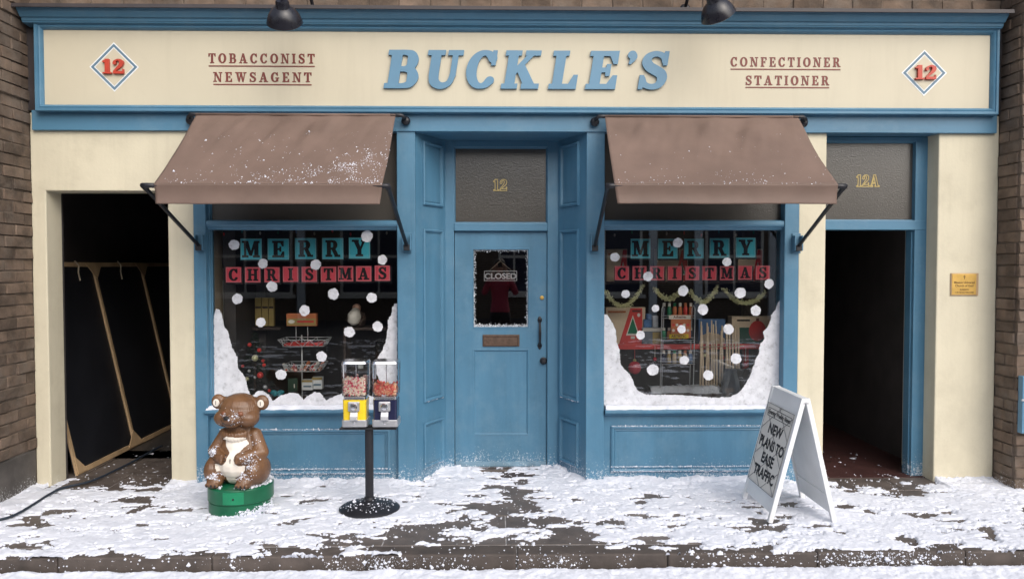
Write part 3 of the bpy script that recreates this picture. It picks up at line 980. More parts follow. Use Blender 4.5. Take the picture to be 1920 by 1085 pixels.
# two display windows with stall risers
def shopfront(xa, xb, ja, jb, ptop, seed, gm):
    """xa..xb opening between the pilasters in pixels; ja/jb visible jamb widths"""
    yg = .075
    x0, x1 = P(xa, 600, .03).x - .02, P(xb, 600, .03).x + .02
    zsill = P((xa + xb) / 2, 766, -.03).z
    zt0, zt1 = P((xa + xb) / 2, 431, .02).z, P((xa + xb) / 2, 413, -.0).z
    W = thing('display_window', None, None, ((x0 + x1) / 2, yg, zsill), parent=B)
    # riser
    ris = MB().box(x0, x1, .03, .12, -.05, zsill - .055).build('stall_riser', M['blue'], B, bev=.003)
    pa, pb, pz0, pz1 = R(ptop[0], ptop[1], ptop[2], ptop[3], .03)
    MB().sweep_rect((0, .03, 0), (1, 0, 0), (0, 0, 1), (0, -1, 0), pa, pb, pz0, pz1,
                    [(0, -.001), (0, .012), (.012, .02), (.022, .016), (.028, .006), (.034, .009), (.042, .004), (.046, -.001)]).build('panel_moulding', M['blue'], ris)
    for zz, nn in ((pz0 + .004, 900), (pz0 + .042, 700), (pz1 - .002, 500)):
        fx = rng.uniform(pa, pb, nn)
        flecks('snow_line', np.stack([fx, .03 - .017 + rng.normal(0, .003, nn), zz + .003 + rng.normal(0, .0015, nn)], 1), rng.gamma(1.6, .0013, nn) + .0006, M['snow'], ris)
    # sill
    sill = MB().prism([(.10, zsill), (-.045, zsill - .008), (-.052, zsill - .014), (-.052, zsill - .03), (-.04, zsill - .036), (-.02, zsill - .045), (.0, zsill - .06), (.10, zsill - .06)], 0, x0 + .02, x1 - .02).build('sill', M['blue'], W, bev=.002)
    snow_ridge('sill_snow', x0 + .03, x1 - .03, -.05, .065, zsill - .006, .024, M['snow'], W, seed)
    # jambs, transom and head
    gl0, gl1 = P(xa, 600, yg).x + ja, P(xb, 600, yg).x - jb
    for a, b in ((x0, gl0), (gl1, x1)):
        box('jamb', a, b, .035, .12, zsill, zs0, M['blue'], W)
        sgn = 1 if a == x0 else -1
        e = gl0 if sgn > 0 else gl1
        MB().box(e - .012 * sgn, e + .006 * sgn, .058, .10, zsill, zs0).build('glazing_bead', M['blue'], W, bev=.002)
    MB().prism([(.12, zt0), (.03, zt0), (.02, zt0 + .008), (.012, zt0 + .02), (-.004, zt0 + .026), (-.012, zt0 + .04), (-.010, zt1 - .008), (.004, zt1), (.12, zt1 + .01)], 0, x0 + .006, x1 - .006).build('transom_bar', M['blue_high'], W, bev=.002)
    MB().box(gl0, gl1, yg, yg + .006, zsill, zt0 + .01).build('pane', M[gm], W)
    MB().box(gl0 - .01, gl1 + .01, yg - .004, yg + .006, zt1 + .004, zs0 + .02).build('transom_pane', M['obscure'], W)
    return W, gl0, gl1, zsill, zt0
WL, wl0, wl1, zsill, zt0 = shopfront(387, 745, .052, -.008, (412, 804, 732, 888), 3, 'glass')
WR, wr0, wr1, zsillr, zt0r = shopfront(1133, 1470, -.008, .018, (1145, 797, 1456, 883), 13, 'glass_b')

# ---------------- painted snow, dots and letter cards on the glass
GY = .0755
def paint_film(name, loop, y, feather, step, parent):
    """sprayed film on the glass: fine sheet whose 'cover' thins out towards its edge"""
    L = np.array(loop)
    X, Z = np.meshgrid(np.arange(L[:, 0].min() - step, L[:, 0].max() + 2 * step, step), np.arange(L[:, 1].min() - step, L[:, 1].max() + 2 * step, step))
    ins = np.zeros(X.shape, bool)
    dist = np.full(X.shape, 9.)
    for (ax, az), (bx, bz) in zip(L, np.roll(L, -1, 0)):
        cr = ((az > Z) != (bz > Z))
        with np.errstate(divide='ignore', invalid='ignore'):
            ins ^= cr & (X < (bx - ax) * (Z - az) / (bz - az) + ax)
        ex, ez = bx - ax, bz - az
        t = np.clip(((X - ax) * ex + (Z - az) * ez) / (ex * ex + ez * ez + 1e-12), 0, 1)
        dist = np.minimum(dist, np.hypot(X - ax - ex * t, Z - az - ez * t))
    sd = np.where(ins, dist, -dist)
    keep = sd > -.0005
    me = grid_mesh(X, np.full(X.shape, y), Z, keep, name)
    co = np.zeros(len(me.vertices) * 3, np.float32)
    me.vertices.foreach_get('co', co)
    co = co.reshape(-1, 3)
    ix = np.clip(np.rint((co[:, 0] - X[0, 0]) / step).astype(int), 0, X.shape[1] - 1)
    iz = np.clip(np.rint((co[:, 2] - Z[0, 0]) / step).astype(int), 0, X.shape[0] - 1)
    at_ = me.attributes.new('cover', 'FLOAT', 'POINT')
    at_.data.foreach_set('value', np.clip(sd[iz, ix] / feather, 0, 1).astype(np.float32))
    return link(name, me, M['paintsnow'], parent)
def painted(parent, pts, name='painted_snow', y=.071):
    q = [P(a, b, y) for a, b in pts]
    lp = [(p.x, p.z) for p in q]
    # uneven brushed edge
    out = []
    for i in range(len(lp)):
        a, b = Vector(lp[i]), Vector(lp[(i + 1) % len(lp)])
        n = max(1, int((b - a).length / .012))
        for k in range(n):
            p = a.lerp(b, k / n)
            j = .004
            out.append((p.x + random.uniform(-j, j), p.y + random.uniform(-j, j)))
    return paint_film(name, out, y, .02, .006, parent)
def dots(parent, lst):
    for px, py, r in lst:
        c = P(px, py, .071)
        rr = r / 236 * random.uniform(.92, 1.08)
        n = 44
        k0, k1, k2 = (random.uniform(0, 6.28) for _ in range(3))
        lp = []
        for i in range(n):
            a = 2 * math.pi * i / n
            q = rr * (1 + .035 * math.sin(2 * a + k0) + .03 * math.sin(5 * a + k1) + .03 * math.sin(9 * a + k2) + random.uniform(-.035, .035))
            lp.append((c.x + q * math.cos(a), c.z + q * math.sin(a)))
        paint_film('painted_snowball', lp, .0705, .008, .0032, parent)
painted(WL, [(400, 590), (405, 578), (412, 578), (418, 592), (420, 610), (428, 618), (433, 640), (438, 655), (446, 668), (448, 690), (460, 705), (467, 730), (472, 742), (480, 733), (492, 730), (505, 738), (512, 750), (525, 740), (545, 734), (560, 736), (570, 748), (575, 742), (588, 733), (600, 734), (612, 748), (630, 740), (645, 735), (668, 740), (690, 738), (700, 742), (715, 745), (730, 735), (738, 730), (746, 728), (746, 772), (400, 772)])
painted(WL, [(746, 566), (740, 568), (735, 575), (732, 590), (726, 600), (726, 615), (722, 640), (716, 655), (708, 668), (704, 682), (704, 700), (712, 715), (720, 730), (746, 735)])
painted(WR, [(1128, 585), (1140, 590), (1150, 605), (1156, 618), (1157, 640), (1163, 655), (1164, 680), (1170, 690), (1182, 700), (1190, 718), (1195, 730), (1210, 738), (1250, 738), (1290, 740), (1340, 744), (1370, 742), (1385, 735), (1395, 722), (1405, 705), (1410, 690), (1415, 675), (1422, 660), (1424, 645), (1432, 635), (1430, 622), (1438, 612), (1444, 600), (1444, 590), (1453, 580), (1458, 565), (1466, 558), (1466, 772), (1128, 772)])
dots(WL, [(439, 459, 10), (688, 443, 11), (717, 487, 10), (493, 494, 9), (592, 496, 11), (510, 537, 11), (445, 560, 10), (625, 551, 11), (697, 558, 11), (571, 582, 10), (489, 604, 10), (708, 612, 10), (655, 622, 11), (603, 668, 10), (527, 702, 11)])
dots(WR, [(1271, 455, 9), (1153, 482, 9), (1363, 491, 9), (1215, 518, 9), (1442, 532, 10), (1173, 551, 8), (1281, 545, 10), (1388, 549, 11), (1229, 578, 8), (1318, 580, 10), (1417, 582, 10), (1201, 628, 9), (1278, 617, 9), (1366, 617, 11), (1380, 672, 10), (1283, 675, 10), (1224, 693, 11), (1328, 703, 10)])
def banner(text, cells, y0s, size, cmat, lmat, label):
    c0 = P(cells[0], y0s[0], .088)
    t = thing('letter_banner', label, 'banner', (c0.x, .088, c0.z))
    for ch_, cx, cy in zip(text, cells, y0s):
        c = P(cx, cy, .088)
        h = size / 236 / 2 * 1.0
        k = MB().box(c.x - h, c.x + h, .086, .088, c.z - h, c.z + h).build('card', cmat, t)
        MB().sweep_rect((0, .086, 0), (1, 0, 0), (0, 0, 1), (0, -1, 0), c.x - h + .002, c.x + h - .002, c.z - h + .002, c.z + h - .002, [(0, .0005), (0, .0008), (.005, .0008), (.005, .0005)]).build('border', lmat, k)
        MB().box(c.x - h - .004, c.x + h + .012, .0885, .0895, c.z - h - .014, c.z + h - .006).build('backing', M['cardedge'], k)
        wdt = GL[ch_][0]
        lh = h * 1.50
        lw = min(wdt * lh * 1.05, h * 1.8)
        word(ch_, c.x - lw / 2, c.x + lw / 2, c.z - lh / 2, c.z + lh / 2, .0855, .001, M['ink'], k, bold=.025)
    return t
banner('MERRY', [471, 522, 573, 624, 674], [467, 467, 466, 466, 465], 40, M['cardblue'], M['cardblue_l'], 'turquoise letter cards spelling MERRY in the window behind the bear')
banner('CHRISTMAS', [438, 474, 510, 545, 580, 616, 648, 682, 717], [515, 515, 515, 514, 514, 514, 513, 513, 512], 29, M['cardred'], M['cardred_l'], 'red letter cards spelling CHRISTMAS in the window behind the bear')
banner('MERRY', [1201, 1252, 1301, 1349, 1398], [466, 466, 466, 465, 464], 38, M['cardblue'], M['cardblue_l'], 'turquoise letter cards spelling MERRY in the window above the tinsel swags')
banner('CHRISTMAS', [1166, 1199, 1232, 1265, 1298, 1330, 1363, 1397, 1430], [512, 512, 512, 512, 512, 512, 512, 511, 511], 27, M['cardred'], M['cardred_l'], 'red letter cards spelling CHRISTMAS in the window above the tinsel swags')

# ------------------------------------------------------------------ recessed doorway
YD = .42
dl, dr = P(839, 560, YD).x, P(1043, 560, YD).x
hl, hr = P(852, 560, YD + .03).x, P(1026, 560, YD + .03).x
zc = zs0                                   # soffit height
MB().box(door_l - .12, door_r + .12, .10, YD + .12, zc, zc + .05).build('soffit', M['blue_high'], B)
def splay(x_front, x_back, panels):
    a, b = Vector((x_front, .0, 0)), Vector((x_back, YD + .03, 0))
    u = (b - a).normalized()
    n = Vector((u.y, -u.x, 0))
    if n.x * (1 if x_front < 0 else -1) < 0: n = -n
    L = (b - a).length
    mb = MB()
    c = (a + b) / 2 - n * .02
    mb.obox((c.x, c.y, (zc - .05) / 2), u, n, (0, 0, 1), L / 2, .02, (zc + .05) / 2 - .001)
    o = mb.build('recess_wall', M['blue'], B)
    for (s0, s1, z0, z1) in panels:
        MB().sweep_rect(a, u, (0, 0, 1), n, s0 * L, s1 * L, z0, z1, [(0, -.001), (0, .014), (.01, .020), (.02, .015), (.026, .001), (.034, .004), (.036, -.001)]).build('panel_moulding', M['blue'], o)
        MB().obox(a + u * (s0 + s1) / 2 * L + n * .001 + Vector((0, 0, (z0 + z1) / 2)), u, n, (0, 0, 1), (s1 - s0) * L / 2 - .036, .002, (z1 - z0) / 2 - .036).build('panel', M['blue'], o)
        nn = 260
        t = rng.uniform(s0 * L, s1 * L, nn)
        pts = [a + u * float(q) + n * (.011 + random.gauss(0, .002)) + Vector((0, 0, z0 + .004 + random.gauss(0, .0015))) for q in t]
        if z0 < 1.0:
            flecks('snow_line', [tuple(p) for p in pts], rng.gamma(1.5, .0014, nn) + .0006, M['snow'], o)
    return o
def zat(py, y): return P(940, py, y).z
PAN = [(.22, .82, zat(386, .2), zat(268, .2)), (.22, .82, zat(750, .2), zat(430, .2)), (.22, .82, zat(872, .2), zat(788, .2))]
splay(door_l, dl, PAN)
splay(door_r, dr, PAN)
# door frame
DF = thing('door_frame', None, None, ((dl + dr) / 2, YD, 0), parent=B)
ztr0, ztr1 = zat(433, YD), zat(418, YD)
zh = zat(275, YD)
box('jamb', dl - .05, hl, YD, YD + .11, -.05, zc, M['blue'], DF)
box('jamb', hr, dr + .05, YD, YD + .11, -.05, zc, M['blue'], DF)
box('head', hl, hr, YD + .001, YD + .11, zh, zc, M['blue_high'], DF)
box('transom_rail', hl, hr, YD - .008, YD + .11, ztr0, ztr1, M['blue_high'], DF, bev=.006)
MB().box(hl, hr, YD + .05, YD + .06, ztr1 - .01, zh + .01).build('transom_pane', M['obscure'], DF)
MB().sweep_rect((0, YD + .05, 0), (1, 0, 0), (0, 0, 1), (0, -1, 0), hl - .002, hr + .002, ztr1 - .002, zh + .002, [(0, .03), (.006, .028), (.012, .012), (.014, -.002)]).build('glazing_bead', M['blue_high'], DF)
c = P(938, 347, YD + .05)
word('12', c.x - .062, c.x + .062, c.z - .048, c.z + .048, YD + .0495, .002, M['gold'], DF, outline=.035, name='gold_digit', track=.02)
MB().box(hl - .05, hr + .05, YD - .05, YD + .2, -.04, .012).build('threshold', M['stone'], DF, bev=.006)
# the door
DY = YD + .035
D = thing('door', None, None, ((hl + hr) / 2, DY, 0), parent=B)
z0d, z1d = .018, ztr0 - .004
gx0, gx1, gz0, gz1 = R(887, 467, 991, 614, DY)
px0, px1, pz0, pz1 = R(886, 655, 994, 815, DY)
mb = MB()
a, b = hl + .004, hr - .004
mb.box(a, gx0, DY, DY + .045, z0d, z1d); mb.box(gx1, b, DY, DY + .045, z0d, z1d)
mb.box(gx0, gx1, DY, DY + .045, gz1, z1d); mb.box(gx0, gx1, DY, DY + .045, pz1, gz0)
mb.box(gx0, px0, DY, DY + .045, pz0, pz1) if px0 > gx0 else None
mb.box(gx0, gx1, DY, DY + .045, z0d, pz0)
mb.build('leaf', M['blue'], D)
MB().box(gx0, gx1, DY + .012, DY + .04, pz0, pz1).build('panel', M['blue'], D)
MB().sweep_rect((0, DY, 0), (1, 0, 0), (0, 0, 1), (0, -1, 0), gx0, gx1, pz0, pz1, [(-.004, .0005), (0, .003), (.008, .001), (.014, -.010), (.018, -.012)]).build('panel_moulding', M['blue'], D)
MB().sweep_rect((0, DY, 0), (1, 0, 0), (0, 0, 1), (0, -1, 0), gx0 - .008, gx1 + .008, gz0 - .008, gz1 + .008, [(0, .0005), (.002, .004), (.010, .004), (.014, -.01), (.014, -.022)]).build('glazing_bead', M['blue'], D)
MB().box(gx0, gx1, DY + .020, DY + .025, gz0, gz1).build('pane', M['doorglass'], D)
wz = zat(864, DY)
MB().prism([(DY - .002, z0d + .004), (DY - .018, z0d + .008), (DY - .016, wz - .012), (DY - .002, wz)], 0, a + .004, b - .004).build('weather_bar', pm('worn_blue_paint', (.14, .235, .31), .5, .3, 8, .3, 40, dust=(.0, .14, .9)), D, bev=.002)
# silver frost round the pane
pts, sz = [], []
for i in range(2600):
    e = random.choice('tblr') if random.random() < .8 else 'b'
    d = abs(random.gauss(0, .011)) + .001
    if e in 'tb':
        xx = random.uniform(gx0, gx1); zz = gz1 - d * .8 if e == 't' else gz0 + d * 1.1
    else:
        zz = random.uniform(gz0, gz1); xx = gx0 + d if e == 'l' else gx1 - d * .8
    pts.append((xx, DY + .017, zz)); sz.append(random.gammavariate(2, .0012) + .0008)
flecks('frost_border', pts, sz, M['silver'], D)
# letter box
lx0, lx1, lz0, lz1 = R(905, 627, 974, 649, DY)
lb = MB().box(lx0, lx1, DY - .012, DY - .0005, lz0, lz1).build('letter_box', M['bronze'], D, bev=.003)
MB().sweep_rect((0, DY - .012, 0), (1, 0, 0), (0, 0, 1), (0, -1, 0), lx0 + .008, lx1 - .008, lz0 + .008, lz1 - .008, [(0, -.0005), (.002, .006), (.01, .006), (.014, -.0005)]).build('flap', M['bronze'], lb)
# pull handle
hx = P(1012, 620, DY).x
hz0, hz1 = zat(652, DY), zat(596, DY)
hd = MB()
hm = (hz0 + hz1) / 2
hd.tube([(hx, DY - .006, hz0 + .02), (hx, DY - .03, hz0 + .045), (hx, DY - .045, hm), (hx, DY - .03, hz1 - .045), (hx, DY - .006, hz1 - .02)], [.010, .009, .012, .009, .010], 10)
for zz in (hz0 + .018, hz1 - .018):
    hd.lathe([(.0, -.034), (.010, -.024), (.019, -.006), (.020, .006), (.012, .024), (.0, .034)], (hx, DY - .004, zz), 12, M=Matrix.Diagonal((1, .28, 1)))
hd.build('pull_handle', M['black'], D, smooth=True)
c = P(1016, 558, DY)
rot90 = Matrix.Rotation(math.pi / 2, 3, 'X')
autosmooth(MB().lathe([(.016, 0), (.018, .004), (.015, .012), (.010, .013), (.009, .009), (0, .009)], (c.x, DY - .0005, c.z), 20, M=rot90).build('cylinder_lock', M['brass'], D))
c = P(1019, 676, DY)
autosmooth(MB().lathe([(.030, 0), (.032, .006), (.024, .010), (.020, .022), (.026, .036), (.018, .046), (0, .048)], (c.x, DY - .0005, c.z), 20, M=rot90).build('door_knob', M['black'], D))

# ------------------------------------------------------------------ doorway 12A and its hall
YH = .16
HF = thing('hall_door_frame', None, None, (P(1640, 600, YH).x, YH, 0), parent=B)
e0, e1 = P(1709, 640, YH).x, P(1737, 640, YH).x       # right jamb
ez0, ez1 = P(1640, 431, YH).z, P(1640, 413, YH).z
eh = P(1640, 265, YH).z
jl = r1 - .02
box('jamb', e0 + .012, e1 + .03, YH, YH + .12, -.05, zs0, M['blue'], HF)
MB().box(e0, e0 + .013, YH + .03, YH + .12, -.05, ez0).build('door_stop', M['blue'], HF, bev=.002)
box('jamb', jl - .06, jl + .03, YH, YH + .12, -.05, zs0, M['blue'], HF)
box('head', jl, e1, YH + .001, YH + .12, eh, zs0, M['blue_high'], HF)
box('transom_rail', jl, e1 - .02, YH - .006, YH + .12, ez0, ez1, M['blue_high'], HF, bev=.005)
tx1 = P(1720, 340, YH).x
MB().box(jl, tx1 + .01, YH + .05, YH + .06, ez1 - .01, eh + .01).build('transom_pane', M['obscure'], HF)
MB().sweep_rect((0, YH + .05, 0), (1, 0, 0), (0, 0, 1), (0, -1, 0), jl, tx1, ez1 - .002, eh + .002, [(-.02, .03), (0, .03), (.005, .028), (.011, .012), (.012, -.002)]).build('glazing_bead', M['blue_high'], HF)
c0, c1 = P(1605, 350, YH + .05), P(1649, 328, YH + .05)
word('12A', c0.x, c1.x, c0.z, c1.z, YH + .0495, .002, M['gold'], HF, outline=.035, name='gold_digit', track=.02)
hx0, hx1 = r1 - .12, e1 + .10
HYB = 3.3
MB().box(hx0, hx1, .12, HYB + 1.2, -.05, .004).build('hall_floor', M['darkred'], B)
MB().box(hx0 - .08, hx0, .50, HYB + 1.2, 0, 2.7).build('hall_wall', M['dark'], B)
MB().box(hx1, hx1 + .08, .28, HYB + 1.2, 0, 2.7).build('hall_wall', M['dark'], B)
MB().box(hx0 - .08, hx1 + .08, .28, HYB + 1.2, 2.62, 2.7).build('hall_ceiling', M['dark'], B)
ix1 = P(1676, 600, HYB).x
izt = P(1610, 449, HYB).z
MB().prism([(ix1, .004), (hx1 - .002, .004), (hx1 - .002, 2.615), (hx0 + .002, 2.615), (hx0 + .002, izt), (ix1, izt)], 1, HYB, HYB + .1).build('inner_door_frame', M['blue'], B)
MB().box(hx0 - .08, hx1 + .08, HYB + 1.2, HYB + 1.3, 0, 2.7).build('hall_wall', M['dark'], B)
fl = [(random.uniform(hx0 + .2, e0 - .05), random.uniform(.3, 2.6), .006) for _ in range(70)]
flecks('hall_snow', fl, rng.gamma(1.2, .004, 70) + .002, M['snow'], B, flat=.35)
pc = G(1607, 808, .0)
# ------------------------------------------------------------------ passage
pxl, pxr, pyb = -4.02, oR + .35, 3.4
MB().box(pxl - .1, pxr + .1, .22, pyb + .1, -.08, -.006).build('passage_floor', M['wetfloor'], B)
pb_ = MB().box(pxl - .1, pxr + .1, pyb, pyb + .1, -.006, 2.9).build('passage_wall', M['mortar'], B)
brick_face(pb_, (pxl, pyb, 0), (1, 0, 0), (0, -1, 0), pxr - pxl, 1.6, 2.8)
MB().box(pxl - .1, pxl, .22, pyb, -.006, 2.9).build('passage_wall', M['dark'], B)
MB().box(pxr, pxr + .1, .22, pyb, -.006, 2.9).build('passage_wall', M['dark'], B)
MB().box(pxl - .1, pxr + .1, .22, pyb + .1, 2.9, 3.0).build('passage_ceiling', M['dark'], B)
MB().box(pxl - .1, oL - .001, .2205, .24, -.006, 2.9).build('passage_wall', M['dark'], B)
n = 120
fx, fy = rng.uniform(oL, oR, n), .1 + 1.6 * rng.beta(1, 2, n)
flecks('passage_snow', np.stack([fx, fy, np.full(n, -.002)], 1), rng.gamma(1.3, .0055, n) + .002, M['snow'], B, flat=.3)

# ------------------------------------------------------------------ shop interior
sx0, sx1 = pxr + .10, r0 - .01
MB().box(sx0, sx1, .12, 3.2, -.05, .0).build('shop_floor', M['darkwood'], B)
MB().box(sx0, sx1, 3.2, 3.3, 0, 3.0).build('interior_wall', M['dark'], B)
MB().box(sx1, sx1 + .08, .5, 3.2, 0, 3.0).build('interior_wall', M['dark'], B)
MB().box(sx0, sx0 + .08, .76, 3.2, 0, 3.0).build('interior_wall', M['dark'], B)
MB().box(sx0, sx1, .12, 3.2, 2.96, 3.04).build('shop_ceiling', M['dark'], B)
MB().box(door_l - .03, door_l + .05, .12, .5, 0, 2.9).build('interior_wall', M['dark'], B)
MB().box(door_r - .05, door_r + .03, .12, .5, 0, 2.9).build('interior_wall', M['dark'], B)
bed = zsill - .02
MB().box(wl0 - .04, door_l - .031, .121, .78, bed - .05, bed).build('window_bed', M['darkwood'], B)
MB().box(door_r + .031, wr1 + .03, .121, .78, bed - .05, bed).build('window_bed', M['darkwood'], B)
# tan side board in the window by the passage
MB().box(wl0 - .06, wl0 - .02, .121, .74, bed, 2.8).build('side_board', M['tan'], B)
MB().box(wl0 - .021, wl0 + .0, .45, .55, 1.62, 1.68).build('side_rail', M['darkwood'], B)
for px in (455, 490):
    c = P(px, 560, 1.0)
    MB().box(c.x - .03, c.x + .03, .95, 1.02, 0, 2.9).build('interior_post', M['darkwood'], B)
ibx0, ibx1 = P(1396, 560, .86).x, P(1476, 560, .86).x
ibw = MB().box(ibx0, ibx1, .868, .95, 0, 2.7).build('interior_wall', M['mortar'], B)
brick_face(ibw, (ibx0, .87, 0), (1, 0, 0), (0, -1, 0), ibx1 - ibx0, .6, 2.3)
MB().box(wr0 - .02, ibx0 - .01, .9, .93, 1.60, 1.66).build('interior_rail', M['darkwood'], B)

# ================================================================== SHOP SIGN
S = thing('shop_sign', "long cream fascia sign with raised blue letters BUCKLE'S and blue frame", 'sign', (0, -.06, P(960, 210, -.06).z))
bx0, bx1, bz0, bz1 = R(78, 60, 1862, 203, -.06)
ox0, ox1, oz0, oz1 = R(65, 46, 1873, 212, -.09)
MB().box(ox0 + .01, ox1 - .01, -.06, -.022, oz0 + .01, oz1 - .01).build('board', M['cream_sign'], S)
MB().sweep_rect((0, -.0605, 0), (1, 0, 0), (0, 0, 1), (0, -1, 0), ox0, ox1, oz0, oz1, [(0, -.035), (0, .035), (.004, .04), (.022, .04), (.026, .03), (.036, .034), (.044, .026), (.052, .012), (.056, 0)]).build('frame', M['blue_high'], S)
def lrect(x0, y0, x1, y1):
    return R(x0, y0, x1, y1, -.062)
zb0, zb1 = lrect(722, 98, 1258, 166)[2:]
for ch_, a, b in (('B', 720, 792), ('U', 795, 870), ('C', 871, 937), ('K', 939, 1018), ('L', 1028, 1089), ('E', 1097, 1164), ("'", 1166, 1196), ('S', 1194, 1257)):
    x0, x1 = lrect(a, 98, b, 166)[:2]
    sl_ = .16
    if ch_ == "'":
        hh_ = zb1 - zb0
        x0 = lrect(1177, 98, 1194, 166)[0] - sl_ * .75 * hh_ - .03 * hh_
        x1 = x0 + .28 * hh_ + sl_ * hh_
    o = word(ch_, x0, x1, zb0, zb1, -.0605, .022, M['letter_blue'], S, slant=sl_, bold=.026)[0]
    bv = o.modifiers.new('bevel', 'BEVEL'); bv.width = .0025; bv.segments = 2; bv.limit_method = 'ANGLE'; bv.angle_limit = math.radians(50)
for txt, a, b, y0, y1, yu in (('TOBACCONIST', 391, 590, 101, 119, 124.5), ('NEWSAGENT', 400, 584, 136, 154, 159), ('CONFECTIONER', 1370, 1576, 108, 125.5, 130.5), ('STATIONER', 1398, 1555, 142.5, 160, 164.5)):
    x0, x1, z0, z1 = lrect(a, y0, b, y1)
    word(txt, x0, x1, z0, z1, -.0605, .002, M['maroon'], S, track=.30, bold=.012)
    zz = P((a + b) / 2, yu, -.062).z
    MB().box(x0, x1, -.0625, -.0605, zz - .0045, zz + .0045).build('underline', M['maroon'], S)
for cx, cy, hw, a, b, y0, y1 in ((214, 126, 42, 193, 236, 112, 139.5), (1733, 137, 40, 1713, 1755, 123.5, 150)):
    c = P(cx, cy, -.062)
    h = hw / 236
    lo = [(c.x + h * k, c.z + h * l) for k, l in ((1, 0), (0, 1), (-1, 0), (0, -1))]
    hi = [(c.x + (h - .024) * k, c.z + (h - .024) * l) for k, l in ((1, 0), (0, 1), (-1, 0), (0, -1))]
    ho = [(c.x + (h + .012) * k, c.z + (h + .012) * l) for k, l in ((1, 0), (0, 1), (-1, 0), (0, -1))]
    dm = link('diamond', loops_mesh([ho], .0005, face_matrix(Vector((0, -.0612, 0)), *XZ), 'diamond'), M['white'], S)
    link('outline', loops_mesh([lo, hi], .0005, face_matrix(Vector((0, -.0624, 0)), *XZ), 'outline'), M['line_blue'], dm)
    hi2 = [(c.x + (h - .034) * k, c.z + (h - .034) * l) for k, l in ((1, 0), (0, 1), (-1, 0), (0, -1))]
    link('field', loops_mesh([hi2], .0005, face_matrix(Vector((0, -.0630, 0)), *XZ), 'field'), M['cream_sign'], dm)
    x0, x1, z0, z1 = lrect(a, y0, b, y1)
    word('12', x0, x1, z0, z1, -.0635, .022, M['red_letter'], S, track=.02, name='digit')

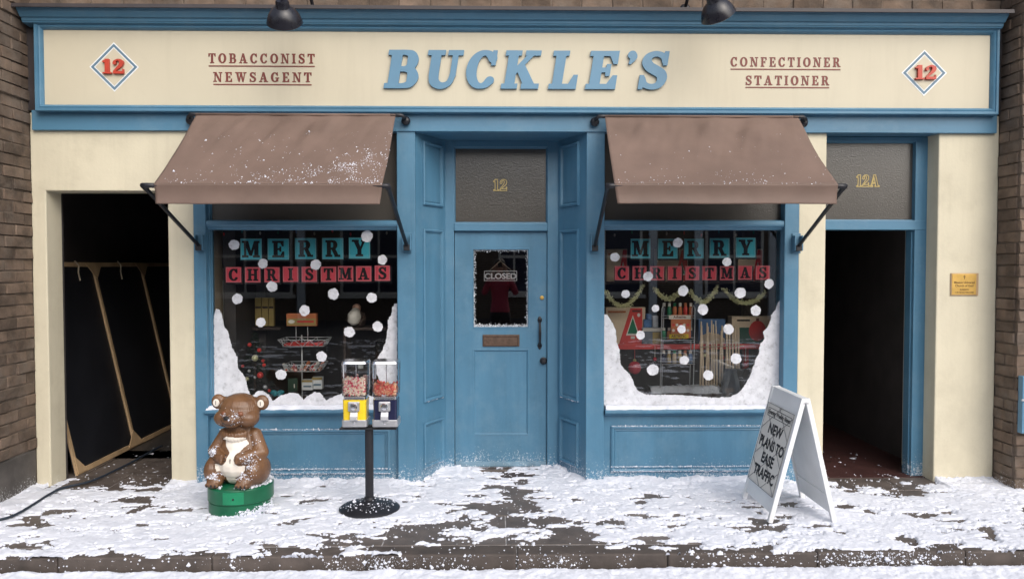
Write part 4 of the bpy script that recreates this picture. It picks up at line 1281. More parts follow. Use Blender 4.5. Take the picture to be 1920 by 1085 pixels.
# ================================================================== AWNINGS
def awning(tl, tr, bl, br, vl, vr, armL, armR, label, seed, dens):
    yt, yb = -.13, -.88
    T0, T1 = P(*tl, yt), P(*tr, yt)
    B0, B1 = P(*bl, yb), P(*br, yb)
    zt, zb = (T0.z + T1.z) / 2, (B0.z + B1.z) / 2
    A = thing('awning', label, 'awning', ((T0.x + T1.x) / 2, -.04, zt), group='brown shop awnings')
    nu, nv = 90, 50
    U, V = np.meshgrid(np.linspace(0, 1, nu), np.linspace(0, 1, nv))
    X = (T0.x + (T1.x - T0.x) * U) * (1 - V) + (B0.x + (B1.x - B0.x) * U) * V
    Yy = yt + (yb - yt) * V
    Z = zt + (zb - zt) * V - .022 * np.sin(np.pi * V)
    fold = (fbm(U * 9 + V * 1.5, V * 1.2, seed, 3) - .5) * .10 * (1 - V) ** 1.2 * np.minimum(1, V * 6)
    fold += .010 * np.sin(U * 30 + 3 * V + seed) * np.exp(-((V - .15) / .15) ** 2) * fbm(U * 4, V, seed + 2, 2)
    Z = Z + fold
    o = link('canopy', grid_mesh(X, Yy, Z, None, 'canopy'), M['awning'], A)
    m = o.modifiers.new('solidify', 'SOLIDIFY'); m.thickness = .003; m.offset = -1
    # hem at the top
    MB().tube([(T0.x, yt - .004, zt + .004), (T1.x, yt - .004, zt + .004)], .011, 10).build('top_hem', M['awning'], A, smooth=True)
    # valance
    V0, V1 = P(*vl, yb), P(*vr, yb)
    zv = (V0.z + V1.z) / 2
    U, V = np.meshgrid(np.linspace(0, 1, 80), np.linspace(0, 1, 14))
    X = (B0.x + (B1.x - B0.x) * U) * (1 - V) + (V0.x + (V1.x - V0.x) * U) * V
    Yy = yb - .004 + (.016 * (fbm(U * 7, V * .6, seed + 4, 3) - .5)) * V + .010 * np.sin(V * 3)
    Z = zb + (zv - zb) * V + .006 * (fbm(U * 5, V * 0, seed + 8, 2) - .5) * V
    o = link('valance', grid_mesh(X, Yy, Z, None, 'valance'), M['awning'], A)
    m = o.modifiers.new('solidify', 'SOLIDIFY'); m.thickness = .003
    # bars
    aL, aR = P(*armL[0], yb + .01), P(*armR[0], yb + .01)
    MB().tube([(aL.x, yb + .012, zb - .010), (aR.x, yb + .012, zb - .010)], .014, 10).build('front_bar', M['black'], A, smooth=True)
    for (e, w), (bX, sg) in zip((armL, armR), ((B0.x, -1), (B1.x, 1))):
        p0 = P(*e, yb + .01); p1 = P(*w, -.06)
        p0 = Vector((p0.x, yb + .012, zb - .010))
        q = p0.lerp(p1, .08)
        MB().tube([p0 - Vector((sg * .10, 0, 0)), p0 - Vector((sg * .02, 0, 0)), p0, p0.lerp(p1, .04), q, p1], [.017, .018, .021, .019, .0145, .0145], 10).build('arm', M['black'], A, smooth=True)
        # bracket on the pilaster
        br_ = MB()
        br_.box(p1.x - .034, p1.x + .034, -.034, -.021, p1.z - .05, p1.z + .11)
        br_.build('bracket', M['blue'], A, bev=.004)
        MB().box(p1.x - .024, p1.x + .024, -.09, -.035, p1.z - .032, p1.z + .014).build('socket', M['black'], A, bev=.004)
        for s_ in (-1, 1):
            MB().box(p1.x + s_ * .029 - .005, p1.x + s_ * .029 + .005, -.085, -.0345, p1.z - .03, p1.z + .09).build('cheek', M['blue'], A, bev=.003)
    for TT, sg in ((T0, -1), (T1, 1)):
        mb = MB()
        mb.tube([(TT.x - sg * .04, yt, zt + .004), (TT.x + sg * .045, yt, zt + .004), (TT.x + sg * .065, yt + .01, zt - .012), (TT.x + sg * .065, -.04, zt - .02)], .015, 10)
        mb.ball((TT.x + sg * .07, -.065, zt - .028), .036, .032, .036)
        mb.build('roller_end', M['black'], A, smooth=True)
    # snow caught on the cloth: dense at the lower edge
    pts, sz = [], []
    n = 150000
    us, vs = rng.uniform(0, 1, n), rng.uniform(.25, 1, n)
    pr = dens(us, vs) * np.clip((fbm(us * 22, vs * 16, seed + 20, 4, .65) - .40) * 5, 0, 1)
    ok = rng.uniform(0, 1, n) < pr
    us, vs = us[ok], vs[ok]
    x = (T0.x + (T1.x - T0.x) * us) * (1 - vs) + (B0.x + (B1.x - B0.x) * us) * vs
    fo = (fbm(us * 9 + vs * 1.5, vs * 1.2, seed, 3) - .5) * .10 * (1 - vs) ** 1.2 * np.minimum(1, vs * 6)
    yv = yt + (yb - yt) * vs
    zv_ = zt + (zb - zt) * vs - .022 * np.sin(np.pi * vs) + fo + .001
    flecks('snow_flecks', np.stack([x, yv, zv_], 1), rng.gamma(1.05, .0013, len(x)) + .0004, M['snow'], A)
    return A
awning((368, 215), (742, 218), (289, 345), (717, 345), (292, 382), (712, 383), ((268, 343), (374, 462)), ((727, 343), (763, 462)),
       'brown cloth awning over the window behind the bear, dusted with snow', 5,
       lambda u, v: np.clip(.55 * np.exp(-(1 - v) / .09) * (u > .03) + .40 * np.exp(-((v - (1.02 - .98 * (u - .52))) / .15) ** 2) * (u > .5) * np.clip((u - .5) * 4, 0, 1.3) + .03, 0, 1) * (.25 + u))
awning((1134, 218), (1496, 222), (1152, 345), (1571, 346), (1158, 381), (1568, 383), ((1140, 345), (1115, 463)), ((1584, 345), (1496, 463)),
       'brown cloth awning over the window behind the sandwich board, with snowy front edge', 9,
       lambda u, v: np.clip(.34 * np.exp(-(1 - v) / .055) + .008, 0, 1) * (.5 + .3 * u))

# ================================================================== LAMPS
def lamp(px, py, tilt, side, label):
    c = P(px, py, -.52)
    Lm = thing('sign_lamp', label, 'lamp', (c.x, .03, c.z + .32), group='black lamps over the sign')
    Rm = Matrix.Rotation(tilt[1], 3, 'Y') @ Matrix.Rotation(tilt[0], 3, 'X')
    autosmooth(MB().lathe([(.122, -.004), (.128, 0), (.124, .016), (.112, .05), (.088, .088), (.062, .108), (.050, .114), (.048, .150), (.040, .166), (.0, .170)], c - Rm @ Vector((0, 0, .055)), 32, M=Rm).build('shade', M['lampblack'], Lm), 30)
    top = c + Rm @ Vector((0, 0, .105))
    w = Vector((c.x + side * .13, .0, c.z + .16))
    MB().tube([top, top + Rm @ Vector((0, 0, .07)), top.lerp(w, .45) + Vector((0, -.02, .22)), top.lerp(w, .8) + Vector((0, 0, .19)), w + Vector((0, -.08, .05)), w], .013, 10).build('arm', M['black'], Lm, smooth=True)
    MB().lathe([(.045, 0), (.045, .012), (.03, .03), (.02, .034), (0, .034)], w, 20, M=rot90).build('wall_plate', M['black'], Lm)
M['lampblack'] = pm('black_enamel', (.014, .014, .02), .28, .2, 20, .05, 40)
lamp(532, 29, (math.radians(42), math.radians(5)), .8, 'black enamel lamp over the sign beside the TOBACCONIST lettering')
lamp(1343, 17, (math.radians(30), math.radians(-30)), -.8, 'black enamel lamp over the sign above the CONFECTIONER lettering')

# ================================================================== BRICK PIERS
pl = thing('brick_pier', 'brown brick pier with grey plinth beside the open passage', 'brick wall', (XL - .3, -.4, 0))
core = MB().box(XL - .9, XL - .008, -1.3, .4, -.05, 4.4).build('core', M['mortar'], pl)
pz = P(62, 842, -.05).z
brick_face(pl, (XL - .03, -1.3, 0), (0, 1, 0), (1, 0, 0), 1.3, pz, 4.3, jit=.009, depth=.07)
nb = 6
for i in range(2):
    yy0, yy1 = -1.3 + i * .65, -1.3 + (i + 1) * .65
    MB().box(XL - .2, XL + .006, yy0, yy1 - .004, -.05, pz - .004).build('plinth_stone', M['plinth'], pl, bev=.014)
pr = thing('brick_pier', 'brown brick pier beside the pillar with the brass plaque', 'brick wall', (XR + .3, -.2, 0))
yf = -.26
MB().box(XR + .008, XR + 1.2, yf + .008, .4, -.05, 4.4).build('core', M['mortar'], pr)
brick_face(pr, (XR + .03, .0, 0), (0, -1, 0), (-1, 0, 0), -yf - .03, 0, 4.3, L=.24, jit=.007, depth=.07)
brick_face(pr, (XR - .0, yf + .03, 0), (1, 0, 0), (0, -1, 0), .75, 0, 4.3, jit=.007, depth=.07, off=1)
# blue case on the pier, seen at its edge
c = P(1915.5, 750, yf - .05)
nc = thing('notice_case', 'pale blue painted case on the brick pier by the plaque', 'case', (c.x + .2, yf, P(1916, 812, yf - .05).z))
z0, z1 = P(1916, 812, yf - .05).z, P(1916, 705, yf - .05).z
MB().box(c.x, c.x + .4, yf - .06, yf - .006, z0, z1).build('body', M['letter_blue'], nc, bev=.004)
zz = P(1916, 750, yf - .07).z
MB().box(c.x - .012, c.x + .05, yf - .075, yf - .061, zz - .007, zz + .007).build('latch', M['steel'], nc, bev=.002)

# ================================================================== BRASS PLAQUE
x0, x1, z0, z1 = R(1782, 512, 1834, 554, -.004)
pq = thing('wall_plaque', 'small brass plaque with engraved cross and lettering on the cream pillar', 'plaque', ((x0 + x1) / 2, 0, z0))
MB().box(x0, x1, -.010, -.001, z0, z1).build('backing', M['wood'], pq, bev=.002)
MB().box(x0 + .008, x1 - .020, -.014, -.0101, z0 + .008, z1 - .007).build('plate', M['brass'], pq, bev=.0015)
cx = (x0 + x1 - .012) / 2
f4 = lambda z: face_matrix(Vector((cx, -.0146, z)), *XZ)
hgt = z1 - z0
MB().box(cx - .003, cx + .003, -.0150, -.0142, z1 - .048, z1 - .016).build('cross', M['brass_dark'], pq)
MB().box(cx - .010, cx + .010, -.0151, -.0143, z1 - .030, z1 - .024).build('cross', M['brass_dark'], pq)
for t, zf, sz in (('Mission Universal', .545, .024), ('Church of God', .40, .024), ('SUNDAYS', .24, .016), ('11.00 AM ALL WELCOME', .12, .014)):
    sans(t, sz, f4(z0 + hgt * zf), .0006, M['brass_dark'], pq, bold=.0006)

# ================================================================== CLOSED SIGN
x0, x1, z0, z1 = R(907, 507, 970, 527, DY + .03)
cs = thing('closed_sign', 'small dark sign reading CLOSED in white behind the door glass', 'sign', ((x0 + x1) / 2, DY + .03, z0))
MB().box(x0, x1, DY + .032, DY + .036, z0, z1).build('plate', M['ink'], cs, bev=.001)
MB().sweep_rect((0, DY + .032, 0), (1, 0, 0), (0, 0, 1), (0, -1, 0), x0 + .003, x1 - .003, z0 + .003, z1 - .003, [(0, .0003), (0, .001), (.005, .001), (.005, .0003)]).build('border', M['white'], cs)
sans('CLOSED', .066, face_matrix(Vector(((x0 + x1) / 2, DY + .0312, z0 + .021)), *XZ), .001, M['white'], cs, bold=.0022, sx=1.12)
c = P(938, 489, DY + .03)
for xx in (x0 + .05, x1 - .05):
    MB().tube([(xx, DY + .034, z1), (c.x, DY + .03, c.z)], .0018, 6).build('string', M['string'], cs)
MB().lathe([(.014, 0), (.012, .004), (.004, .006), (.004, .012), (0, .012)], (c.x, DY + .036, c.z), 14, M=rot90).build('suction_hook', M['hopper'], cs)

# ================================================================== FRAMED PANEL IN THE PASSAGE AND CABLE
fp = thing('framed_panel', 'timber-framed black panel leaning in the dark passage', 'panel', (-3.6, 1.4, 0))
bx, tx = -3.50, -3.885
zt_ = 1.775
def FPt(a, h):           # a along depth, h up the slope (0..1)
    return Vector((bx + (tx - bx) * h + .0 * a, a, h * zt_))
up_ = (FPt(0, 1) - FPt(0, 0)).normalized()
al = Vector((0, 1, 0))
nr = al.cross(up_).normalized()
if nr.x < 0: nr = -nr
ys, ye = .30, 3.2
MB().obox((FPt(ys, .5) + FPt(ye, .5)) / 2 - nr * .012, al, up_, nr, (ye - ys) / 2, (FPt(0, 1) - FPt(0, 0)).length / 2, .003).build('canvas', M['blackcloth'], fp)
LL = (FPt(0, 1) - FPt(0, 0)).length
tw = .040
for a in (ys + tw / 2, ys + 1.05, ys + 2.05, ye - tw / 2):
    MB().obox((FPt(a, .5)), up_, al, nr, LL / 2 - tw, tw / 2 * .9, .010).build('stile', M['wood'], fp, bev=.002)
for h in (tw / 2 / LL, 1 - tw / 2 / LL):
    MB().obox((FPt(ys, h) + FPt(ye, h)) / 2, al, up_, nr, (ye - ys) / 2, tw / 2, .010).build('rail', M['wood'], fp, bev=.002)
for a, h, s1, s2 in ((ys, 0, 1, 1), (ys + 1.05, 0, -1, 1), (ys + 1.05, 0, 1, 1), (ys + 1.05, 1, -1, -1), (ys + 1.05, 1, 1, -1), (ys + 2.05, 1, 1, -1), (ys + 2.05, 1, -1, -1)):
    o_ = FPt(a, h) + nr * .0105 + up_ * s2 * .012 + al * s1 * (.012 if h == 0 and a == ys else 0)
    g = .15
    tri = [o_, o_ + al * s1 * g, o_ + up_ * s2 * g]
    MB().add(tri + [p + nr * .006 for p in tri], [(0, 1, 2), (3, 5, 4), (0, 1, 4, 3), (1, 2, 5, 4), (2, 0, 3, 5)]).build('gusset', M['wood'], fp)
for a in (ys + .75, ys + 1.55):
    p = FPt(a, 1) + nr * .014
    MB().tube([p + Vector((0, -.03, .01)), p + Vector((.01, .02, -.03)), p + Vector((.015, 0, -.09)), p + Vector((.02, .02, -.17))], .007, 6).build('tie', M['string'], fp)
cab = []
for px, py in ((-60, 985), (0, 974), (30, 964), (60, 947), (95, 925), (120, 914), (170, 902), (215, 882), (255, 862), (285, 845), (305, 835)):
    g = G(px, py, .02)
    cab.append((g.x, g.y, .022))
cc = MB()
pts = []
for i in range(len(cab) - 1):
    p0, p1, p2, p3 = (Vector(cab[min(max(i + k, 0), len(cab) - 1)]) for k in (-1, 0, 1, 2))
    for t in np.linspace(0, 1, 8)[:-1]:
        t = float(t)
        pts.append(.5 * (2 * p1 + (p2 - p0) * t + (2 * p0 - 5 * p1 + 4 * p2 - p3) * t * t + (3 * p1 - p0 - 3 * p2 + p3) * t ** 3))
o = cc.tube(pts, .0095, 8).build('cable', M['cable'], smooth=True)
tag(o, 'dark blue cable running over the snow out of the passage', 'cable')

# ================================================================== SANDWICH BOARD
NL, NR = G(1446, 985), G(1563, 981)
FLp, FRp = G(1397, 938), G(1500, 932)
xa, xb = (NL.x + FLp.x) / 2, (NR.x + FRp.x) / 2
ya, yb_ = (NL.y + NR.y) / 2, (FLp.y + FRp.y) / 2
za = (P(1509, 748, ya).z + P(1456, 722, yb_).z) / 2
xm = (P(1509, 748, ya).x + P(1456, 722, yb_).x) / 2
sbd = thing('sandwich_board', 'white folding sandwich board with newspaper poster about traffic', 'sign', (xm, (ya + yb_) / 2, 0))
wB = yb_ - ya
def leaf(xfoot, sign, name, poster):
    foot, top = Vector((xfoot, 0, .012)), Vector((xm + sign * .012, 0, za))
    upv = (top - foot).normalized()
    n = Vector((sign * upv.z, 0, -sign * upv.x))
    if n.x * sign < 0: n = -n
    alv = Vector((0, 1, 0))
    ln = (top - foot).length
    mid = (foot + top) / 2 + Vector((0, (ya + yb_) / 2, 0))
    lf = thing(name, None, None, tuple(mid), parent=sbd)
    # frame with an arched foot
    fr = .032
    for s_ in (-1, 1):
        MB().obox(mid + alv * s_ * (wB / 2 - fr / 2), upv, alv, n, ln / 2, fr / 2, .016).build('stile', M['white'], lf, bev=.003)
    MB().obox(foot + upv * (ln - .075) + Vector((0, (ya + yb_) / 2, 0)), upv, alv, n, .074, wB / 2 - fr - .001, .011).build('top_rail', M['white'], lf, bev=.003)
    MB().obox(foot + upv * .125 + Vector((0, (ya + yb_) / 2, 0)), upv, alv, n, .065, wB / 2 - fr - .001, .011).build('bottom_rail', M['white'], lf, bev=.003)
    MB().obox(foot + upv * (ln * .5 + .02) + Vector((0, (ya + yb_) / 2, 0)), upv, alv, n, ln / 2 - .165, wB / 2 - fr - .001, .004).build('panel', M['white'], lf)
    if poster:
        O = foot + Vector((0, yb_ - fr, 0)) + n * .0145
        U = Vector((0, -1, 0))
        pw, h0, h1 = wB - 2 * fr, .165, ln - .125
        base = lambda u, h, d=0: O + U * u + upv * h + n * d
        MB().obox((base(0, h0) + base(pw, h1)) / 2, U, upv, n, pw / 2 - .004, (h1 - h0) / 2, .0012).build('poster', M['paper'], lf)
        hh = h1 - h0
        pm4 = lambda u, h: face_matrix(base(u, h, .0022), U, upv, n)
        lines = (('NEW', .655), ('PLANS TO', .465), ('EASE', .285), ('TRAFFIC', .105))
        for t, f in lines:
            sans(t, .101, pm4(pw / 2, h0 + hh * f), .0006, M['ink'], lf, bold=.0038, sx={'NEW': 1.12, 'PLANS TO': 1.0, 'EASE': 1.08, 'TRAFFIC': 1.04}[t])
        sans('Evening Weekly News', .046, pm4(pw / 2, h0 + hh * .875), .0006, M['ink'], lf, bold=.0012, sx=.98)
        MB().sweep_rect(base(0, 0, .0020), U, upv, n, .035, pw - .035, h0 + hh * .845, h0 + hh * .95, [(0, 0), (0, .0005), (.004, .0005), (.004, 0)]).build('heading_box', M['ink'], lf)
        # wire grille over the poster
        wm = MB()
        def seg(u0, g0, u1, g1):
            wm.tube([base(u0, g0, .007), base(u1, g1, .007)], .0016, 6)
        kx = pw / 2
        for i in range(-1, 4):
            c0 = h0 + i * hh / 3
            for (u0, g0, u1, g1) in ((0, c0, pw, c0 + hh * .62), (0, c0 + hh * .62, pw, c0)):
                # clip to the poster height
                pa_, pb2 = np.array([u0, g0]), np.array([u1, g1])
                t0, t1 = 0., 1.
                dv = pb2[1] - pa_[1]
                for lim, sgn in ((h0, 1), (h1, -1)):
                    f0, f1 = sgn * (pa_[1] - lim), sgn * (pb2[1] - lim)
                    if f0 < 0 and f1 < 0: t1 = -1
                    elif f0 < 0: t0 = max(t0, f0 / (f0 - f1))
                    elif f1 < 0: t1 = min(t1, f0 / (f0 - f1))
                if t1 > t0 + .05:
                    q0, q1_ = pa_ + (pb2 - pa_) * t0, pa_ + (pb2 - pa_) * t1
                    seg(q0[0], q0[1], q1_[0], q1_[1])
        for u in (.003, pw - .003):
            seg(u, h0, u, h1)
        for h in (h0, h1):
            seg(0, h, pw, h)
        wm.build('wire_grille', M['grille'], lf, smooth=True)
    for s_ in (-1, 1):
        p = top + Vector((0, (ya + yb_) / 2 + s_ * (wB / 2), -.03))
        MB().tube([p + Vector((0, -.003 * s_, 0)), p + Vector((0, .003 * s_, 0))], .006, 8).build('hinge_pin', M['steel'], lf)
    return lf
M['grille'] = pm('dark_wire', (.10, .10, .11), .5, .1, 10, 0)
leaf(xa, -1, 'front_leaf', True)
leaf(xb, 1, 'rear_leaf', False)

# ================================================================== SWEET MACHINES ON A STAND
c = G(693, 957)
vm = thing('sweet_dispenser', 'twin sweet vending machine, yellow and navy, on a black pole stand', 'vending machine', (c.x, c.y, 0))
z_ = .012
autosmooth(MB().lathe([(.205, 0), (.215, .006), (.214, .014), (.195, .028), (.13, .05), (.06, .062), (.04, .075), (.036, .09)], (c.x, c.y, z_), 48).build('base', M['black'], vm), 30)
zt1_ = P(693, 797, c.y).z
MB().tube([(c.x, c.y, z_ + .06), (c.x, c.y, zt1_ + .004)], .030, 20).build('pole', M['black'], vm, smooth=False)
MB().box(c.x - .20, c.x + .20, c.y - .06, c.y + .06, zt1_ - .02, zt1_ - .008).build('bracket', M['black'], vm, bev=.003)
nn = 170
a_ = rng.uniform(0, 6.28, nn); rr = .20 * np.sqrt(rng.uniform(0, 1, nn))
zz = np.interp(rr, [.04, .06, .13, .195, .21], [.078, .062, .05, .028, .014]) + z_ + .001
flecks('snow_flecks', np.stack([c.x + rr * np.cos(a_), c.y + rr * np.sin(a_), zz], 1), rng.gamma(1.4, .0022, nn) + .001, M['snow'], vm)
def rbox(w, d, z0, z1, r, cx, cy, n=5, taper=1.0):
    """rounded-plan box as loops for a lofted shell"""
    ring = []
    for qx, qy, a0 in ((1, 1, 0), (-1, 1, 90), (-1, -1, 180), (1, -1, 270)):
        for i in range(n + 1):
            a = math.radians(a0 + 90 * i / n)
            ring.append((qx * (w / 2 - r) + r * math.cos(a), qy * (d / 2 - r) + r * math.sin(a)))
    mb = MB()
    m = len(ring)
    vs = [(cx + x, cy + y, z0) for x, y in ring] + [(cx + x * taper, cy + y * taper, z1) for x, y in ring]
    fs = [tuple(range(m))[::-1], tuple(range(m, 2 * m))] + [(i, (i + 1) % m, m + (i + 1) % m, m + i) for i in range(m)]
    return mb.add(vs, fs)
def machine(pxa, pxb, bodymat, candymat, fill, csize, ncand, nm):
    yy = c.y
    x0, x1 = P(pxa, 740, yy - .08).x, P(pxb, 740, yy - .08).x
    cx = (x0 + x1) / 2
    w = x1 - x0
    Z = lambda py: P(693, py, yy - .08).z
    md = thing(nm, None, None, (cx, yy, Z(800)), parent=vm)
    autosmooth(rbox(w * 1.0, w * .95, Z(800), Z(787), .02, cx, yy).build('cast_foot', M['steel'], md, bev=.003))
    autosmooth(rbox(w * .90, w * .88, Z(787), Z(750), .02, cx, yy, taper=1.03).build('body', bodymat, md))
    autosmooth(rbox(w * .88, w * .86, Z(750), Z(743), .02, cx, yy).build('collar', M['chrome'], md, bev=.003))
    # hopper shell (open box of clear plastic)
    hb = rbox(w * .98, w * .96, Z(743.5), Z(682), .028, cx, yy, taper=1.04)
    hb.f = hb.f[2:]; hb.mi = hb.mi[2:]
    autosmooth(hb.build('hopper', M['hopper'], md))
    autosmooth(rbox(w * 1.06, w * 1.04, Z(682.5), Z(677), .032, cx, yy, taper=.92).build('lid', M['chrome'], md, bev=.003))
    MB().tube([(cx, yy, Z(742)), (cx, yy, Z(683))], .003, 6).build('tie_rod', M['chrome'], md)
    # coin mechanism and chute
    yfr = yy - w * .44 - .004
    k = MB()
    mx = MB().box(cx - .040, cx + .040, yfr - .022, yfr + .01, Z(770), Z(752)).build('coin_plate', M['steel'], md, bev=.006)
    autosmooth(MB().lathe([(.024, 0), (.026, .006), (.020, .016), (.010, .018), (0, .018)], (cx, yfr - .0225, Z(761)), 20, M=rot90).build('turn_dial', M['chrome'], mx))
    MB().box(cx - .024, cx + .024, yfr - .034, yfr - .0225, Z(761) - .004, Z(761) + .004).build('turn_bar', M['chrome'], mx, bev=.002)
    MB().prism([(yfr - .008, Z(787)), (yfr - .034, Z(786)), (yfr - .030, Z(779)), (yfr - .012, Z(771)), (yfr + .01, Z(770.5)), (yfr + .01, Z(787))], 0, cx - .026, cx + .026).build('chute', M['steel'], md, bev=.003)
    autosmooth(MB().lathe([(.008, 0), (.008, .004), (0, .006)], (cx, yy - w * .475, Z(793)), 12, M=rot90).build('lock', M['chrome'], md))
    # sweets
    vs, fs = [], []
    rs = np.random.default_rng(int(pxa))
    zt2 = Z(743) + (Z(682) - Z(743)) * fill
    for i in range(ncand):
        # most of them pressed against the clear walls, as they show
        lim = w * .455 - csize * .55
        px_, py_ = rs.uniform(-lim, lim), rs.uniform(-lim, lim)
        if rs.uniform() < .62: py_ = -lim + rs.uniform(0, csize * .4)
        elif rs.uniform() < .4: px_ = (lim - rs.uniform(0, csize * .3)) * (1 if rs.uniform() < .5 else -1)
        pz_ = rs.uniform(Z(743) + csize * .6, zt2 + csize * .6 * rs.uniform(-1, 1))
        q = Vector((rs.normal(), rs.normal(), rs.normal())).to_track_quat('X', 'Z').to_matrix()
        m2 = MB().ball((0, 0, 0), csize * .78, csize * .5, csize * .5, 7, 5)
        off = len(vs)
        for v in m2.v:
            p = q @ Vector(v)
            vs.append((cx + px_ + p.x, yy + py_ + p.y, pz_ + p.z))
        fs += [tuple(a + off for a in f) for f in m2.f]
    me = bpy.data.meshes.new('sweets'); me.from_pydata(vs, [], fs)
    o = link('sweets', me, candymat, md, smooth=True)
    o['kind'] = 'stuff'
machine(640, 688, M['yellow'], M['beans'], .56, .014, 520, 'yellow_machine')
machine(697, 746, M['navy'], M['gums'], .34, .021, 230, 'navy_machine')

# ================================================================== COLLECTING-BOX BEAR
gb = G(452, 972)
bc = Vector((P(452, 900, gb.y + .22).x, gb.y + .22, 0))
bear = thing('collecting_bear', 'brown bear collecting box with white belly sitting on a round green base', 'statue', tuple(bc), rz=-.13)
L_ = dict(parent=bear, local=True)
hb_ = .195
autosmooth(MB().lathe([(.214, .004), (.220, .008), (.220, .082), (.216, .084), (.216, .090), (.226, .094), (.226, hb_ - .008), (.220, hb_), (.20, hb_ + .004), (0, hb_ + .004)], (0, 0, 0), 56).build('base', M['green'], smooth=False, **L_), 30)
# coin-box door on the base
a0, a1 = math.radians(-96), math.radians(-60)
dv = MB()
nn = 8
vs = []
for rr_ in (.2265, .2305):
    for zz in (.098, hb_ - .012):
        for i in range(nn + 1):
            a = a0 + (a1 - a0) * i / nn
            vs.append((rr_ * math.cos(a), rr_ * math.sin(a), zz))
m_ = nn + 1
fs = []
for i in range(nn):
    fs += [(2 * m_ + i, 2 * m_ + i + 1, 3 * m_ + i + 1, 3 * m_ + i), (m_ + i, m_ + i + 1, 3 * m_ + i + 1, 3 * m_ + i), (i, i + 1, 2 * m_ + i + 1, 2 * m_ + i)]
fs += [(0, m_, 3 * m_, 2 * m_), (nn, m_ + nn, 3 * m_ + nn, 2 * m_ + nn)]
dv.add(vs, fs)
dr_ = dv.build('coin_door', M['green_lt'], **L_)
a = (a0 + a1) / 2
MB().ball((.231 * math.cos(a), .231 * math.sin(a), .137), .007, .005, .007, 10, 6).build('lock', M['black'], smooth=True, **L_)
# body: overlapping masses fused into one surface
bb = MB()
def capsule(a, b, r0, r1, n=7):
    a, b = Vector(a), Vector(b)
    for i in range(n):
        t = i / (n - 1)
        bb.ball(a.lerp(b, t), r0 + (r1 - r0) * t, nu=14, nv=9)
for e in [(0, 0, .725, .148, .130, .112), (0, -.02, .69, .152, .125, .09), (-.082, -.055, .668, .082, .080, .064), (.082, -.055, .668, .082, .080, .064), (-.01, -.118, .668, .070, .062, .046), (-.01, -.110, .640, .060, .050, .034),
          (0, .01, .58, .092, .09, .08), (0, .015, .50, .125, .115, .11), (0, .005, .43, .150, .130, .14), (0, -.03, .35, .150, .135, .13), (0, .03, .28, .20, .16, .10),
          (-.155, -.05, .30, .075, .135, .105), (.155, -.05, .30, .075, .135, .105),
          (-.115, -.160, .238, .058, .05, .050), (.100, -.160, .238, .058, .05, .050),
          (-.112, .015, .78, .03, .03, .03), (.112, .015, .78, .03, .03, .03)]:
    bb.ball(e[:3], *e[3:])
capsule((-.110, .0, .540), (-.172, -.040, .425), .050, .050)
capsule((-.172, -.040, .425), (-.082, -.150, .402), .050, .036)
capsule((.110, .0, .540), (.174, -.040, .425), .050, .052)
capsule((.174, -.040, .425), (.075, -.150, .402), .052, .037)
capsule((-.15, -.08, .28), (-.115, -.14, .24), .066, .052)
capsule((.145, -.08, .28), (.100, -.14, .24), .066, .052)
# ruff of fur under the chin
for i in range(9):
    t = (i - 4) / 4
    bb.ball((t * .085 - .005, -.115 + .03 * t * t, .555 - .012 * (1 - t * t)), .013, .016, .034, 8, 6)
# raised fur tufts on the crown
for i in range(14):
    t = random.uniform(-1, 1); u = random.uniform(0, 1)
    bb.ball((t * .10, -.10 + .06 * u, .765 + .045 * u - .02 * t * t), .012, .012, .020, 8, 6)
for s_ in (-1, 1):
    ex = s_ * .163
    bb.ball((ex, .0, .772), .053, .030, .056)
    for k in range(4):      # toes and fingers
        bb.ball(((-.115 if s_ < 0 else .100) + (k - 1.5) * .024, -.207, .225), .015, .013, .017, 8, 6)
        bb.ball(((-.082 if s_ < 0 else .075) - s_ * (.022), -.172 - .003 * k, .426 - .016 * k), .016, .013, .0098, 8, 6)
src = link('bear_source', bb.mesh('bear_source'), None)
md = src.modifiers.new('r', 'REMESH'); md.mode = 'VOXEL'; md.voxel_size = .0062
md = src.modifiers.new('s', 'SMOOTH'); md.iterations = 5; md.factor = .5
dg = bpy.context.evaluated_depsgraph_get()
body_me = bpy.data.meshes.new_from_object(src.evaluated_get(dg))
bpy.data.objects.remove(src)
body = link('body', body_me, M['bear'], smooth=True, **L_)
bm = bmesh.new(); bm.from_mesh(body_me)
bvh = BVHTree.FromBMesh(bm)
def on_body(x, z, off=.004):
    h = bvh.ray_cast(Vector((x, -1, z)), Vector((0, 1, 0)))
    return None if h[0] is None else h[0] + h[1] * off
# white belly, its outline laid on the body surface
sc = 1 / 3.617 / 268
poly = [((a - 252) * sc * 1.22, 1.75 - ((700 + b / 3.617) - 497) / 270) for a, b in ((190, 455), (215, 435), (270, 440), (335, 445), (350, 480), (310, 520), (285, 560), (275, 590), (300, 605), (335, 612), (345, 650), (320, 690), (270, 720), (285, 778), (215, 778), (210, 720), (165, 680), (150, 620), (165, 597), (225, 580), (235, 555), (205, 505))]
LIMBS = [((-.110, .0, .540), (-.172, -.040, .425), .054), ((-.172, -.040, .425), (-.082, -.150, .402), .048), ((.110, .0, .540), (.174, -.040, .425), .055), ((.174, -.040, .425), (.075, -.150, .402), .050), ((-.14, -.09, .28), (-.115, -.165, .238), .058), ((.135, -.09, .28), (.100, -.165, .238), .058), ((-.085, -.165, .43), (-.060, -.178, .372), .022), ((.080, -.165, .43), (.050, -.178, .372), .022)]
def on_limb(p):
    for a, b, r in LIMBS:
        a, b = Vector(a), Vector(b)
        t = max(0, min(1, (p - a).dot(b - a) / (b - a).length_squared))
        if (p - a.lerp(b, t)).length < r:
            return True
    return False
